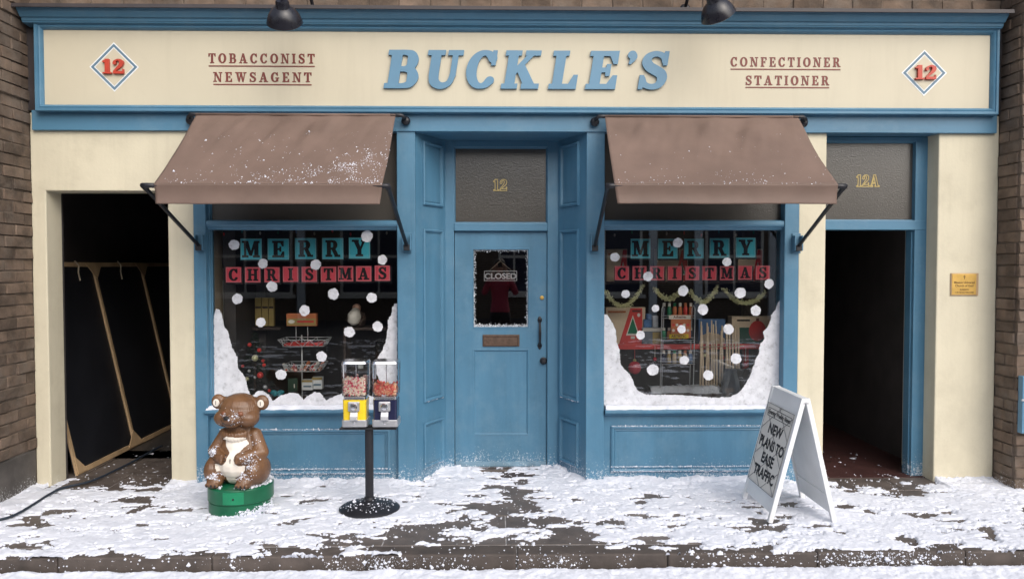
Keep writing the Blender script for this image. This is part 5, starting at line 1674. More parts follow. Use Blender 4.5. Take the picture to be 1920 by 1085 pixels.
def inside(x, y):
    r = False
    n = len(poly)
    for i in range(n):
        (xa_, ya_), (xb2, yb2) = poly[i], poly[(i + 1) % n]
        if (ya_ > y) != (yb2 > y) and x < (xb2 - xa_) * (y - ya_) / (yb2 - ya_) + xa_:
            r = not r
    return r
st_ = .0035
gx = np.arange(-.18, .10, st_); gz = np.arange(.17, .62, st_)
idx = {}
vs, fs = [], []
for i, xx in enumerate(gx):
    for j, zz in enumerate(gz):
        if inside(xx, zz):
            p = on_body(xx, zz, .0035)
            if p is not None and p.y < -.07 and not on_limb(p):
                idx[i, j] = len(vs); vs.append(tuple(p))
for (i, j), a in idx.items():
    if (i + 1, j) in idx and (i, j + 1) in idx and (i + 1, j + 1) in idx:
        q = (a, idx[i + 1, j], idx[i + 1, j + 1], idx[i, j + 1])
        yv = [vs[k][1] for k in q]
        if max(yv) - min(yv) < .03:
            fs.append(q)
par = list(range(len(vs)))
def root(a):
    while par[a] != a:
        par[a] = par[par[a]]; a = par[a]
    return a
for q in fs:
    for k in q[1:]:
        par[root(k)] = root(q[0])
comps = {}
for q in fs:
    comps.setdefault(root(q[0]), []).append(q)
for q_ in comps.values():
    if len(q_) < 60: continue
    ids = sorted({k for q in q_ for k in q}); re_ = {k: i for i, k in enumerate(ids)}
    me = bpy.data.meshes.new('belly'); me.from_pydata([vs[k] for k in ids], [], [tuple(re_[k] for k in q) for q in q_])
    bl = link('belly', me, M['ivory'], smooth=True, **L_)
    md = bl.modifiers.new('s', 'SMOOTH'); md.iterations = 4; md.factor = .5
p = on_body(.0, .385, .006)
if p: MB().box(p.x - .002, p.x + .002, p.y - .002, p.y + .004, .37, .40).build('coin_slot', M['ink'], **L_)
# ears, nose, eyes
for s_ in (-1, 1):
    ex = s_ * .166
    er = autosmooth(MB().lathe([(.028, 0), (.028, .003), (.025, .006), (0, .007)], (ex, -.028, .768), 22, M=Matrix.Diagonal((.86, 1, 1)) @ rot90).build('inner_ear', M['ivory'], **L_))
    MB().box(ex - .002, ex + .002, -.0365, -.034, .755, .782).build('coin_slot', M['ink'], er, True)
hp = on_body(-.022, .688, -.004)
MB().ball(hp, .021, .016, .017).build('nose', M['ink'], smooth=True, **L_)
for xx, zz in ((-.066, .712), (.062, .712)):
    p = on_body(xx, zz, -.008)
    if p: MB().ball(p, .023, .016, .018).build('eye', pm('red_brown_eye', (.17, .06, .025), .35, .1, 10, 0), smooth=True, **L_)
MB().tube([on_body(-.055, .652, .000), on_body(-.03, .640, .0), on_body(.01, .640, .0), on_body(.035, .652, .0)], .0035, 6).build('mouth', M['ink'], smooth=True, **L_)
for s_, cx in ((-1, -.115), (1, .100)):
    for k in range(3):
        MB().ball((cx + (k - 1) * .030, -.219, .222), .0055, .006, .010, 8, 6).build('claw', M['ink'], smooth=True, **L_)
        q_ = on_body((-.082 if s_ < 0 else .075) - s_ * .036, .420 - .018 * k, .0)
        if q_: MB().ball(q_, .006, .005, .005, 8, 6).build('claw', M['ink'], smooth=True, **L_)
# snow on the bear and its base
pts, sz = [], []
spots = [(-.150, .44, .035, .022, 150), (-.105, .280, .045, .016, 130), (.085, .280, .045, .018, 120), (.13, .38, .045, .05, 150), (.03, .695, .035, .02, 34), (-.05, .70, .03, .012, 14), (.03, .65, .04, .015, 16), (.17, .33, .02, .06, 40), (.15, .5, .03, .06, 20), (.0, .70, .12, .08, 14)]
for x_, z_2, sx_, sz_, n_ in spots:
    for i in range(n_):
        p = on_body(random.gauss(x_, sx_ * .6), random.gauss(z_2, sz_ * .6), .001)
        if p is not None and p.z > .2:
            pts.append(tuple(p)); sz.append(random.gammavariate(1.4, .0017) + .0008)
for i in range(420):
    a = random.uniform(0, 6.28); r_ = random.uniform(.17, .218)
    if math.sin(a) < .3 and math.cos(a) < .35 and random.random() < .9: continue
    pts.append((r_ * math.cos(a), r_ * math.sin(a), hb_ + .006)); sz.append(random.gammavariate(1.8, .0035) + .002)
for i in range(900):
    a = random.uniform(-1.75, .2); h = random.betavariate(1, 2.2) * .10 * (1 if a > -1.3 else .4) * (.3 + .7 * (a + 1.75) / 1.95)
    pts.append((.2215 * math.cos(a), .2215 * math.sin(a), .004 + h)); sz.append(random.gammavariate(1.5, .0022) + .001)
flecks('snow_flecks', pts, sz, M['snow'], **L_)
bm.free()

# ================================================================== WINDOW DISPLAY BEHIND THE BEAR
def at(px, py, y): return P(px, py, y)
def carton(name, label, cat, px0, py0, px1, py1, y, depth, mat, prints=(), group=None, rz=0):
    """a printed box standing in the window; prints = flat panels on its face"""
    x0, x1, z0, z1 = R(px0, py0, px1, py1, y)
    t = thing(name, label, cat, ((x0 + x1) / 2, y + depth / 2, z0), rz, group)
    w, h = x1 - x0, z1 - z0
    MB().box(-w / 2, w / 2, -depth / 2, depth / 2, 0, h).build('box', mat, t, True, bev=.002)
    MB().box(-w / 2 + .001, w / 2 - .001, -depth * .02, depth * .02, h - .0005, h + .001).build('lid_flap', mat, t, True)
    for k, (nm, pl_, pmat) in enumerate(prints):
        lp = [((a - .5) * w, b * h) for a, b in pl_]
        me = loops_mesh([lp], .0004, face_matrix(Vector((0, -depth / 2 - .001 - .0008 * k, 0)), *XZ), nm)
        link(nm, me, pmat, t, True)
    return t
rc = lambda a, b, c_, d: [(a, b), (c_, b), (c_, d), (a, d)]
tri = lambda cx, b, w, t: [(cx - w, b), (cx + w, b), (cx, t)]
# wire tier stand
yS = .30
sp_ = at(566, 640, yS)
stand = thing('wire_tier_stand', 'white wire display stand with two zigzag tiers in the window', 'display stand', (sp_.x, yS, bed))
MB().tube([(sp_.x, yS, bed + .01), (sp_.x, yS, at(566, 628, yS).z)], .006, 8).build('post', M['wire'], stand, smooth=True)
MB().lathe([(.09, 0), (.09, .008), (.02, .014), (.006, .02)], (sp_.x, yS, bed), 24).build('foot', M['wire'], stand)
def tier(px0, px1, pyt, pyb, nm):
    a, b = at(px0, pyt, yS - .12), at(px1, pyt, yS - .12)
    zt_2, zb_ = a.z, at(px0, pyb, yS - .12).z
    d = .24
    m = MB()
    ys_ = (yS - .12, yS + .12)
    tap = .03
    rt = [(a.x, ys_[0]), (b.x, ys_[0]), (b.x, ys_[1]), (a.x, ys_[1])]
    rb = [(a.x + tap, ys_[0] + tap), (b.x - tap, ys_[0] + tap), (b.x - tap, ys_[1] - tap), (a.x + tap, ys_[1] - tap)]
    for i in range(4):
        p, q = rt[i], rt[(i + 1) % 4]
        m.tube([(*p, zt_2), (*q, zt_2)], .0032, 6)
        p2, q2 = rb[i], rb[(i + 1) % 4]
        m.tube([(*p2, zb_), (*q2, zb_)], .0032, 6)
        n = 6
        for k in range(n):
            f0, f1 = k / n, (k + 1) / n
            A = Vector((p[0] + (q[0] - p[0]) * f0, p[1] + (q[1] - p[1]) * f0, zt_2)); Bq = Vector((p2[0] + (q2[0] - p2[0]) * f1, p2[1] + (q2[1] - p2[1]) * f1, zb_))
            A2 = Vector((p2[0] + (q2[0] - p2[0]) * f0, p2[1] + (q2[1] - p2[1]) * f0, zb_)); B2 = Vector((p[0] + (q[0] - p[0]) * f1, p[1] + (q[1] - p[1]) * f1, zt_2))
            m.tube([A, Bq] if k % 2 == 0 else [A2, B2], .0026, 5)
    o = m.build('tier', M['wire'], stand, smooth=True)
    MB().box(rb[0][0], rb[1][0], rb[0][1], rb[2][1], zb_ - .003, zb_).build('shelf', M['darkwood'], o)
    return a.x, b.x, zb_
t1 = tier(521, 610, 637, 650, 'upper')
t2 = tier(531, 603, 684, 697, 'lower')
for px in (555, 577):
    p = at(px, 612, yS)
    MB().tube([(p.x, yS, p.z), (p.x, yS, at(px, 640, yS).z)], .0032, 6).build('upright', M['wire'], stand, smooth=True)
# goods on the tiers
for i in range(9):
    x_ = t1[0] + .05 + (t1[1] - t1[0] - .10) * i / 8
    o = MB().box(x_ - .016, x_ + .016, yS - .07, yS + .05, t1[2] + .001, t1[2] + .022 + .006 * (i % 3)).build('sweet_packet', M['clothred'], bev=.003)
    tag(o, 'small red packet lying on the upper tier of the wire stand', 'packet', 'packets on the upper wire tier')
for i in range(8):
    x_ = t2[0] + .02 + (t2[1] - t2[0] - .05) * i / 7
    a = Vector((x_, yS - .10 + .03 * (i % 2), t2[2] + .014)); b = a + Vector((random.uniform(-.06, .06), .09, random.uniform(.015, .06)))
    rl = thing('paper_cracker', f'small {["ivory", "orange", "red"][i % 3]} paper roll on the lower wire tier', 'cracker', tuple(a), group='paper rolls on the lower wire tier')
    MB().tube([a, b], .014, 12).build('roll', [M['ivory'], M['orange'], M['clothred']][i % 3], rl)
    d_ = (b - a).normalized()
    MB().tube([a - d_ * .001, a + d_ * .004], .0085, 12).build('end', [M['clothred'], M['ivory'], M['ivory']][i % 3], rl)
carton('chocolate_box', 'orange and cream carton standing on top of the wire stand', 'box', 537, 588, 593, 611, yS - .03, .06, M['orange'],
       (('band', rc(.02, .06, .98, .62), M['tag_gold']), ('badge', [(.17 + .11 * math.cos(a * .4), .36 + .15 * math.sin(a * .4)) for a in range(15)], M['ivory']), ('lettering_band', rc(.36, .28, .92, .44), M['clothred'])))
for i, px in enumerate((478, 491, 504)):
    carton('gold_box', 'tall gold carton in a row of three beside the post', 'box', px, 558, px + (12 if i < 2 else 9), 611, .62, .05, M['tag_gold'], (('stripe', rc(.05, .62, .95, .70), M['darkwood']),), group='gold cartons in a row')
x_ = at(494, 612, .65)
sh = MB().box(x_.x - .16, x_.x + .16, .60, .74, x_.z - .025, x_.z - .001).build('gold_box_shelf', M['darkwood'])
tag(sh, 'dark wooden shelf under the gold cartons', 'shelf')
for px0, px1, py0, py1, dd in ((566, 586, 712, 731, 0), (585, 604, 707, 729, .03)):
    carton('white_box', 'small white carton with grey lettering band below the wire stand', 'box', px0, py0, px1, py1, .26 + dd, .06, M['white'],
           (('top_band', rc(0, .78, 1, 1), M['tag_gold']), ('lettering_band', rc(.15, .3, .88, .45), M['line_blue'])), group='white cartons below the wire stand')
carton('green_box', 'small dark green box beside the little christmas tree', 'box', 538, 710, 556, 734, .3, .07, pm('dark_green_card', (.012, .05, .03), .5, .1, 8, 0), (('mark', rc(.6, .3, .7, .6), M['ivory']),), rz=.25)
# small christmas tree with baubles
tc = at(478, 700, .33)
ct = thing('christmas_tree', 'small dark christmas tree with red and gold baubles in the window', 'christmas tree', (tc.x, .33, bed))
ttop = at(470, 625, .33).z
MB().tube([(tc.x, .33, bed), (tc.x, .33, ttop - .05)], [.014, .004], 8).build('trunk', M['bark'], ct)
vs, fs = [], []
for i in range(2600):
    h = random.random() ** .8
    rad = (1 - h) * .22 * random.uniform(.3, 1)
    a = random.uniform(0, 6.283)
    p = Vector((tc.x + rad * math.cos(a), .33 + rad * math.sin(a) * .7, bed + .03 + h * (ttop - bed - .03) - rad * .25))
    d = Vector((math.cos(a), math.sin(a), random.uniform(-.4, .5))) * random.uniform(.02, .04)
    s_ = Vector((-math.sin(a), math.cos(a), random.uniform(-.6, .6))) * .004
    o_ = len(vs)
    vs += [tuple(p - s_), tuple(p + s_), tuple(p + d)]
    fs.append((o_, o_ + 1, o_ + 2))
me = bpy.data.meshes.new('needles'); me.from_pydata(vs, [], fs)
nd = link('crown', me, M['pine'], ct); nd['kind'] = 'stuff'
for px, py, r, mt in ((468, 646, 4, 'clothred'), (486, 656, 4, 'clothred'), (478, 671, 6, 'tinsel'), (493, 676, 3, 'clothred'), (495, 684, 3.5, 'clothred'), (488, 703, 6, 'clothred'), (467, 695, 3, 'silver'), (497, 725, 4, 'silver'), (455, 686, 3, 'clothred'), (463, 710, 4, 'tinsel'), (505, 732, 3, 'clothred'), (478, 707, 2.5, 'silver')):
    p = at(px, py, .19)
    MB().ball(p, r / 230, nu=14, nv=9).build('bauble', M[mt], ct, smooth=True)
# teal tissue bow
o = MB()
p = at(520, 735, .2)
for s_ in (-1, 1):
    o.ball((p.x + s_ * .03, .2, p.z), .03, .02, .02, 8, 5)
    o.ball((p.x + s_ * .018, .19, p.z - .012), .02, .012, .022, 7, 5)
o.ball((p.x, .19, p.z), .012, .012, .012, 6, 4)
o = o.build('ribbon_bow', M['teal'])
tag(o, 'crumpled teal ribbon bow at the foot of the window', 'bow')
# seated figure with long white beard on a small stand
fy = .46
fc = at(669, 612, fy)
fig = thing('bearded_figurine', 'small seated figurine with long white beard in dark robe', 'figurine', (fc.x, fy, fc.z))
m = MB()
m.lathe([(.055, 0), (.075, .03), (.07, .08), (.045, .12), (.03, .135)], (fc.x, fy, fc.z), 18).build('robe', M['darkwood'], fig, smooth=True)
MB().ball((fc.x, fy - .01, fc.z + .155), .036, .034, .038).build('head', M['skin'], fig, smooth=True)
MB().lathe([(.038, 0), (.034, .012), (.020, .024), (0, .030)], (fc.x, fy, fc.z + .165), 16).build('cap', M['skin'], fig, smooth=True)
MB().tube([(fc.x, fy - .035, fc.z + .145), (fc.x - .005, fy - .075, fc.z + .10), (fc.x - .012, fy - .08, fc.z + .045), (fc.x - .014, fy - .078, fc.z + .02)], [.030, .058, .050, .020], 12).build('beard', M['ivory'], fig, smooth=True)
for s_ in (-1, 1):
    MB().tube([(fc.x + s_ * .05, fy, fc.z + .11), (fc.x + s_ * .07, fy - .04, fc.z + .06), (fc.x + s_ * .03, fy - .09, fc.z + .04)], [.02, .018, .014], 10).build('arm', M['darkwood'], fig, smooth=True)
MB().ball((fc.x, fy - .036, fc.z + .156), .007, .009, .007, 8, 6).build('nose', M['skin'], fig, smooth=True)
shv = thing('display_cabinet', 'dark wooden cabinet of small goods behind the sweet machines', 'cabinet', (at(695, 640, .7).x, .7, bed))
xx0, xx1 = at(643, 612, fy - .1).x, at(740, 612, fy - .1).x
MB().box(xx0, xx1, fy - .1, fy + .2, fc.z - .022, fc.z - .002).build('top', M['darkwood'], shv, bev=.002)
for xq in (xx0 + .01, xx1 - .01):
    MB().box(xq - .01, xq + .01, fy - .09, fy + .19, bed, fc.z - .0221).build('side', M['darkwood'], shv)
MB().box(xx0 + .021, xx1 - .021, fy - .09, fy + .18, bed + .26, bed + .275).build('shelf', M['darkwood'], shv)
for i, (px, py, w_, h_, mt) in enumerate(((675, 648, .05, .07, 'white'), (700, 650, .04, .05, 'teal'), (668, 690, .035, .08, 'silver'), (682, 690, .035, .07, 'ivory'))):
    p = at(px, py, fy - .02)
    zb = bed + .276 if py < 660 else bed + .001
    k = thing('jar', f'{["white", "teal", "silver", "ivory"][i]} jar standing on the dark cabinet shelf', 'jar', (p.x, fy, zb))
    autosmooth(MB().lathe([(w_ * .48, 0), (w_ * .5, .006), (w_ * .5, h_ * .8), (w_ * .36, h_ * .92)], (p.x, fy, zb), 16).build('glass', M[mt], k))
    MB().lathe([(w_ * .40, 0), (w_ * .40, h_ * .14), (0, h_ * .15)], (p.x, fy, zb + h_ * .92), 16).build('lid', M['steel'], k)
# wooden chair back behind
# papers and slats pinned along the tan board
for i in range(7):
    a = Vector((wl0 + .03 + .012 * i, .30 + .05 * i, bed)); b = a + Vector((-.045, .03, random.uniform(.55, .78)))
    o = MB().beam(a, b, .018, .010, (1, 0, 0)).build('bamboo_stick', M['carton'])
    tag(o, 'tan stick leaning against the tan board in the window', 'stick', 'sticks leaning on the tan board')
pg = MB().box(wl0 - .0195, wl0 - .0165, .36, .52, 1.20, 1.62).build('notice_sheet', M['paper'])
tag(pg, 'pale notice sheet pinned on the tan board inside the window', 'notice')
ph = MB().box(wl0 - .0195, wl0 + .035, .34, .42, 1.72, 1.82).build('wall_telephone', M['black'], bev=.012)
tag(ph, 'black box fixed on the tan board inside the window', 'wall box')
def fairy(win0, win1, px0, px1, py, label, seed):
    t = thing('fairy_lights', label, 'fairy lights', (at((px0 + px1) / 2, py, .16).x, .16, at(px0, py - 6, .16).z))
    pts = []
    n = 40
    for i in range(n + 1):
        px = px0 + (px1 - px0) * i / n
        p = at(px, py - 8 + 3 * math.sin(i * .9), .16)
        pts.append(p)
    MB().tube(pts, .0022, 5).build('wire', M['ink'], t)
    cols = ['clothred', 'teal', 'ivory', 'green_lt', 'blueprint', 'ivory', 'clothred']
    for i in range(2, n, 4):
        p = pts[i]
        MB().lathe([(0, -.028), (.007, -.020), (.008, -.010), (.005, 0)], p, 8).build('bulb', M[cols[(i // 4 + seed) % 7]], t, smooth=True)
    return t
fairy(0, 0, 403, 742, 441, 'string of small coloured bulbs above the MERRY cards behind the bear', 0)
fairy(0, 0, 1136, 1462, 443, 'string of small coloured bulbs above the MERRY cards and tinsel swags', 2)

# ================================================================== WINDOW DISPLAY WITH THE TINSEL
yR = .35
shz = at(1290, 652, yR).z
shf = thing('red_shelf', 'red edged shelf across the window of christmas cartons', 'shelf', (at(1290, 650, yR).x, yR, bed))
sx_0, sx_1 = wr0 + .01, wr1 - .05
MB().box(sx_0, sx_1, yR - .02, yR + .24, shz, shz + .018).build('board', M['darkwood'], shf)
MB().box(sx_0, sx_1, yR - .032, yR - .0205, shz - .008, shz + .036).build('edge', M['clothred'], shf, bev=.003)
for xq in (sx_0 + .10, sx_1 - .12):
    MB().box(xq - .02, xq + .02, yR + .08, yR + .14, bed, shz).build('leg', M['clothred'], shf, bev=.003)
top = shz + .019
def on_shelf(fn, *a, **k):
    t = fn(*a, **k)
    t.location.z = top
    return t
on_shelf(carton, 'ornament_carton', 'tan carton printed with a green christmas tree on a red slope', 'box', 1136, 575, 1210, 646, yR + .04, .12, M['carton'],
         (('red_field', [(.33, .02), (.92, .02), (.92, .98), (.62, .98)], M['clothred']), ('pale_tree', tri(.68, .26, .17, .80), M['ivory']), ('green_tree', tri(.68, .31, .13, .73), M['green_lt']), ('tree_pot', rc(.63, .17, .73, .24), M['ivory']), ('dot', [(.83 + .04 * math.cos(a * .6), .80 + .05 * math.sin(a * .6)) for a in range(10)], M['ivory']), ('lettering_band', rc(.66, .88, .88, .93), M['maroon']), ('lettering_band', rc(.05, .86, .5, .91), M['orange'])))
on_shelf(carton, 'bauble_carton', 'tan and green carton printed with a big red bauble', 'box', 1372, 593, 1452, 646, yR + .05, .12, M['carton'],
         (('green_field', rc(.18, .02, .98, .62), pm('dark_green_print', (.015, .085, .05), .6, .1, 8, 0)), ('red_bauble', [(.60 + .20 * math.cos(a * .3), .50 + .36 * math.sin(a * .3)) for a in range(21)], M['clothred']), ('bauble_cap', rc(.565, .84, .635, .95), M['maroon']), ('lettering_band', rc(.12, .84, .42, .90), M['ink'])))
on_shelf(carton, 'blue_gift_box', 'blue and grey gift box dusted with snow beside the bottle rack', 'box', 1205, 612, 1242, 646, yR, .10, pm('grey_blue_card', (.15, .17, .21), .6, .15, 12, 0), (('band', rc(0, .80, 1, .98), M['ivory']), ('patch', rc(.5, .08, .98, .75), M['tag_gold'])))
sn = MB()
for i in range(26):
    p = at(random.uniform(1206, 1241), 612, yR + .0)
    sn.ball((p.x, yR + random.uniform(.0, .1), top + .148), .014, .016, .007, 7, 5)
o = sn.build('box_snow', M['snow'], smooth=True)
tag(o, 'cotton snow lying on the blue gift box', 'snow', kind='stuff')
# little parcels stacked on the gift box
p = at(1220, 600, yR + .05)
for i, (dx, w_, h_, mt) in enumerate(((-.03, .07, .07, 'blueprint'), (.035, .05, .10, 'silver'), (-.02, .045, .045, 'blueprint'))):
    zb = top + .153 if i < 2 else top + .224
    o = MB().box(p.x + dx - w_ / 2, p.x + dx + w_ / 2, yR + .02, yR + .08, zb, zb + h_).build('small_parcel', M[mt], bev=.004)
    tag(o, ['blue patterned parcel lying on the blue gift box', 'silver upright parcel standing on the blue gift box', 'smallest blue parcel lying on another parcel'][i], 'parcel')
# bottle rack
yK = .22
rx0, rx1 = at(1241, 620, yK).x, at(1303, 620, yK).x
rk = thing('bottle_rack', 'white wire rack of small bottles with yellow and red show card', 'rack', ((rx0 + rx1) / 2, yK, bed))
rz_t = at(1270, 572, yK).z
for xq in (rx0, rx1):
    MB().tube([(xq - .012, yK, bed), (xq, yK, rz_t - .03), (xq + (.012 if xq == rx0 else -.012), yK, rz_t), (xq + (.02 if xq == rx0 else -.02), yK + .02, rz_t - .03), (xq + (.02 if xq == rx0 else -.02), yK + .10, bed)], .0045, 8).build('side_frame', M['wire'], rk, smooth=True)
rows = [at(1270, py, yK).z for py in (596, 637, 682)]
for zz in rows:
    m = MB()
    m.tube([(rx0, yK - .01, zz + .02), (rx1, yK - .01, zz + .02)], .0028, 6)
    m.tube([(rx0, yK - .01, zz), (rx1, yK - .01, zz)], .0028, 6)
    m.build('rail', M['wire'], rk, smooth=True)
    MB().box(rx0 + .004, rx1 - .004, yK - .006, yK + .085, zz - .004, zz).build('tray', M['darkwood'], rk)
cols = ['navy', 'green_lt', 'orange', 'orange', 'clothred', 'orange']
CN = {'navy': 'navy', 'green_lt': 'green', 'orange': 'orange', 'clothred': 'red', 'tag_gold': 'gold', 'carton': 'tan', 'blueprint': 'blue'}
caps = ['ivory', 'ivory', 'green_lt', 'ivory', 'orange', 'ivory']
for rI, zz in enumerate(rows):
    hB = (.125, .10, .11)[rI]
    for k in range(6):
        xq = rx0 + .025 + (rx1 - rx0 - .05) * k / 5
        mt = cols[(k + rI) % 6] if rI < 2 else ['navy', 'tag_gold', 'carton', 'tag_gold', 'carton', 'blueprint'][k]
        bt = thing('bottle', f'small {CN[mt]} bottle on the {["top", "middle", "bottom"][rI]} row of the wire rack', 'bottle', (xq, yK + .04, zz), group=['bottles on the top row', 'bottles on the middle row', 'bottles on the bottom row'][rI])
        autosmooth(MB().lathe([(.016, 0), (.0175, .004), (.0175, hB * .62), (.013, hB * .72), (.009, hB * .76)], (xq, yK + .04, zz + .0005), 14).build('glass', M[mt], bt))
        MB().lathe([(.012, 0), (.012, hB * .22), (.0, hB * .24)], (xq, yK + .04, zz + hB * .76), 12).build('cap', M[caps[k]], bt)
x0, x1, z0, z1 = R(1254, 590, 1296, 634, yK - .03)
cd_ = thing('show_card', 'orange show card with yellow strip hung on the wire bottle rack', 'card', ((x0 + x1) / 2, yK - .025, z0))
MB().box(x0 + .02, x1, yK - .022, yK - .02, z0, z1).build('card', M['orange'], cd_)
MB().box(x0 + .005, x1 - .02, yK - .025, yK - .0225, z0, z0 + .034).build('strip', M['yellow'], cd_)
sans('ARTISTIC', .030, face_matrix(Vector(((x0 + x1) / 2 - .008, yK - .0254, z0 + .007)), *XZ), .0004, M['maroon'], cd_, bold=.001)
MB().box(x0 + .002, x1 - .002, yK - .025, yK - .0225, z1 - .036, z1 - .004).build('heading', M['ivory'], cd_)
sans('Adhesives', .026, face_matrix(Vector(((x0 + x1) / 2, yK - .0254, z1 - .026)), *XZ), .0004, M['maroon'], cd_, bold=.0008)
for i in range(5):
    for j in range(2):
        MB().lathe([(0, 0), (.012, .0), (.012, .001), (0, .0011)], (x0 + .04 + .03 * i, yK - .0222, z0 + .065 + .045 * j), 10, M=rot90).build('printed_spot', M['clothred' if (i + j) % 2 else 'ivory'], cd_)
# bundle of sticks and a sack
for i in range(15):
    px = 1313 + i * 5.3
    a = at(px, 684 + random.uniform(-3, 3), .275); b = at(px + random.uniform(-5, 5), 598 + random.uniform(-2, 22), .29)
    a.z = bed + .10
    o = MB().tube([a, a.lerp(b, .5) + Vector((random.uniform(-.005, .005), 0, 0)), b], [.009, .008, .006], 7).build('wooden_stake', M['carton'], smooth=True)
    tag(o, 'thin wooden stake in a row like a picket fence', 'stake', 'stakes lined up like a fence')
m = MB().tube([at(1312, 650, .262), at(1395, 648, .262)], .004, 6).build('stake_tie', M['string'])
tag(m, 'pale cord tying the row of wooden stakes', 'cord')
on_shelf(carton, 'blue_picture_box', 'blue picture box behind the wooden stakes', 'box', 1310, 598, 1360, 646, yR + .06, .08, M['blueprint'], (('sandy_hill', [(.0, .02), (.98, .02), (.98, .25), (.75, .42), (.4, .5), (.1, .36)], M['carton']), ('pale_streak', rc(.62, .55, .66, .95), M['ivory'])))
# tinsel swags
def tinsel(px0, py0, px1, py1, sag, y, label, seed):
    pts, sz = [], []
    rs = random.Random(seed)
    n = 520
    for i in range(n):
        t = rs.random()
        px = px0 + (px1 - px0) * t
        py = py0 + (py1 - py0) * t + sag * (1 - (2 * t - 1) ** 2)
        p = at(px, py, y)
        pts.append((p.x + rs.gauss(0, .009), y + rs.gauss(0, .008), p.z + rs.gauss(0, .009))); sz.append(.004 + rs.random() * .006)
    t_ = thing('tinsel_swag', label, 'tinsel', tuple(at((px0 + px1) / 2, (py0 + py1) / 2, y)), group='gold tinsel swags')
    core_ = [at(px0 + (px1 - px0) * k / 14, py0 + (py1 - py0) * k / 14 + sag * (1 - (2 * k / 14 - 1) ** 2), y) for k in range(15)]
    MB().tube(core_, .004, 6).build('cord', M['tinsel'], t_)
    flecks('foil', pts, sz, M['tinsel'], t_)
tinsel(1134, 545, 1206, 533, 34, .20, 'gold tinsel swag hanging above the green tree carton', 1)
tinsel(1228, 540, 1275, 545, 18, .22, 'short gold tinsel swag hanging above the bottle rack', 2)
tinsel(1294, 545, 1346, 534, 26, .20, 'gold tinsel swag hanging above the blue picture box', 3)
tinsel(1356, 540, 1434, 548, 24, .22, 'gold tinsel swag hanging above the red bauble carton', 4)
# hanging baubles
def hang(px, py, r, y, mt, label, top_py):
    p = at(px, py, y)
    t = thing('hanging_bauble', label, 'bauble', tuple(p))
    MB().ball(p, r, nu=20, nv=14).build('ball', M[mt], t, smooth=True)
    MB().lathe([(r * .25, 0), (r * .25, r * .3), (r * .1, r * .4)], p + Vector((0, 0, r * .92)), 10).build('cap', M['gold'], t)
    MB().tube([p + Vector((0, 0, r * 1.2)), (p.x, y, at(px, top_py, y).z)], .0018, 5).build('thread', M['ivory' if r < .03 else 'clothred'], t)
M['bauble'] = pm('red_glass_bauble', (.50, .02, .04), .12, .1, 20, 0, coat=.5)
hang(1190, 689, .055, .20, 'bauble', 'big glossy red bauble hanging from the red shelf', 652)
hang(1228, 673, .016, .30, 'bauble', 'tiny red bauble on a white thread beside the bottle rack', 648)
hang(1322, 666, .014, .30, 'tinsel', 'tiny gold bauble on a thread before the wooden stakes', 648)
hang(1354, 670, .018, .30, 'bauble', 'small red bauble on a thread above the black card', 646)
hang(1398, 682, .020, .26, 'bauble', 'small red bauble hanging beside the painted snow drift', 652)
# leaning black folder
p0, p1 = at(1342, 741, .17), at(1376, 741, .17)
bk = thing('black_folder', 'black folder standing open in the window corner', 'folder', ((p0.x + p1.x) / 2, .2, bed))
fh = at(1355, 684, .3).z - bed
for (xa_, ya_), (xb2, yb2) in (((p0.x, .17), (p1.x, .15)), ((p1.x, .15), (p1.x + .11, .30))):
    u = Vector((xb2 - xa_, yb2 - ya_, 0)); L2 = u.length; u.normalize()
    lean = Vector((.10, .06, fh)).normalized()
    MB().obox(Vector(((xa_ + xb2) / 2, (ya_ + yb2) / 2, bed)) + lean * fh / 2, u, u.cross(lean), lean, L2 / 2, .004, fh / 2).build('cover', M['ink'], bk, bev=.002)
u = Vector((p1.x - p0.x, -.02, 0)).normalized()
n2 = u.cross(lean)
if n2.y > 0: n2 = -n2
cc_ = Vector((p0.x, .17, bed)) + u * (p1.x - p0.x) * .5
MB().obox(cc_ + lean * fh * .42 + n2 * .006, u, n2, lean, .035, .001, .016).build('emblem', M['bronze'], bk)
MB().obox(cc_ + lean * fh * .34 + n2 * .006, u, n2, lean, .012, .001, .03).build('emblem', M['bronze'], bk)
MB().obox(cc_ + lean * .025 - u * .035 + n2 * .006, u, n2, lean, .03, .001, .010).build('label_strip', M['tag_gold'], bk)
# log and cotton snow on the window bed
la, lb_ = at(1252, 718, .13), at(1345, 716, .13)
lg = thing('yule_log', 'pale sawn log lying in the window behind the painted snow', 'log', ((la.x + lb_.x) / 2, .135, bed))
MB().tube([(la.x, .135, bed + .035), (la.x + .15, .136, bed + .036), (lb_.x, .135, bed + .035)], [.031, .034, .030], 14).build('wood', M['logwood'], lg, smooth=False)
MB().tube([(la.x + .01, .14, bed + .068), (lb_.x - .01, .14, bed + .066)], [.014, .012], 8).build('bark_strip', M['bark'], lg)
sno = snow_ridge('cotton_snow', at(1215, 690, .33).x, at(1425, 690, .33).x, .15, .335, bed + .10, .045, M['snow'], None, 33)
tag(sno, 'cotton snow blanket under the bottle rack and stakes', 'snow', kind='stuff')
stp = MB().box(at(1215, 690, .33).x, at(1425, 690, .33).x, .17, .335, bed, bed + .099).build('display_step', M['darkwood'])
tag(stp, 'low dark wooden step under the cotton snow', 'step')
for o_ in bpy.data.objects:
    pass
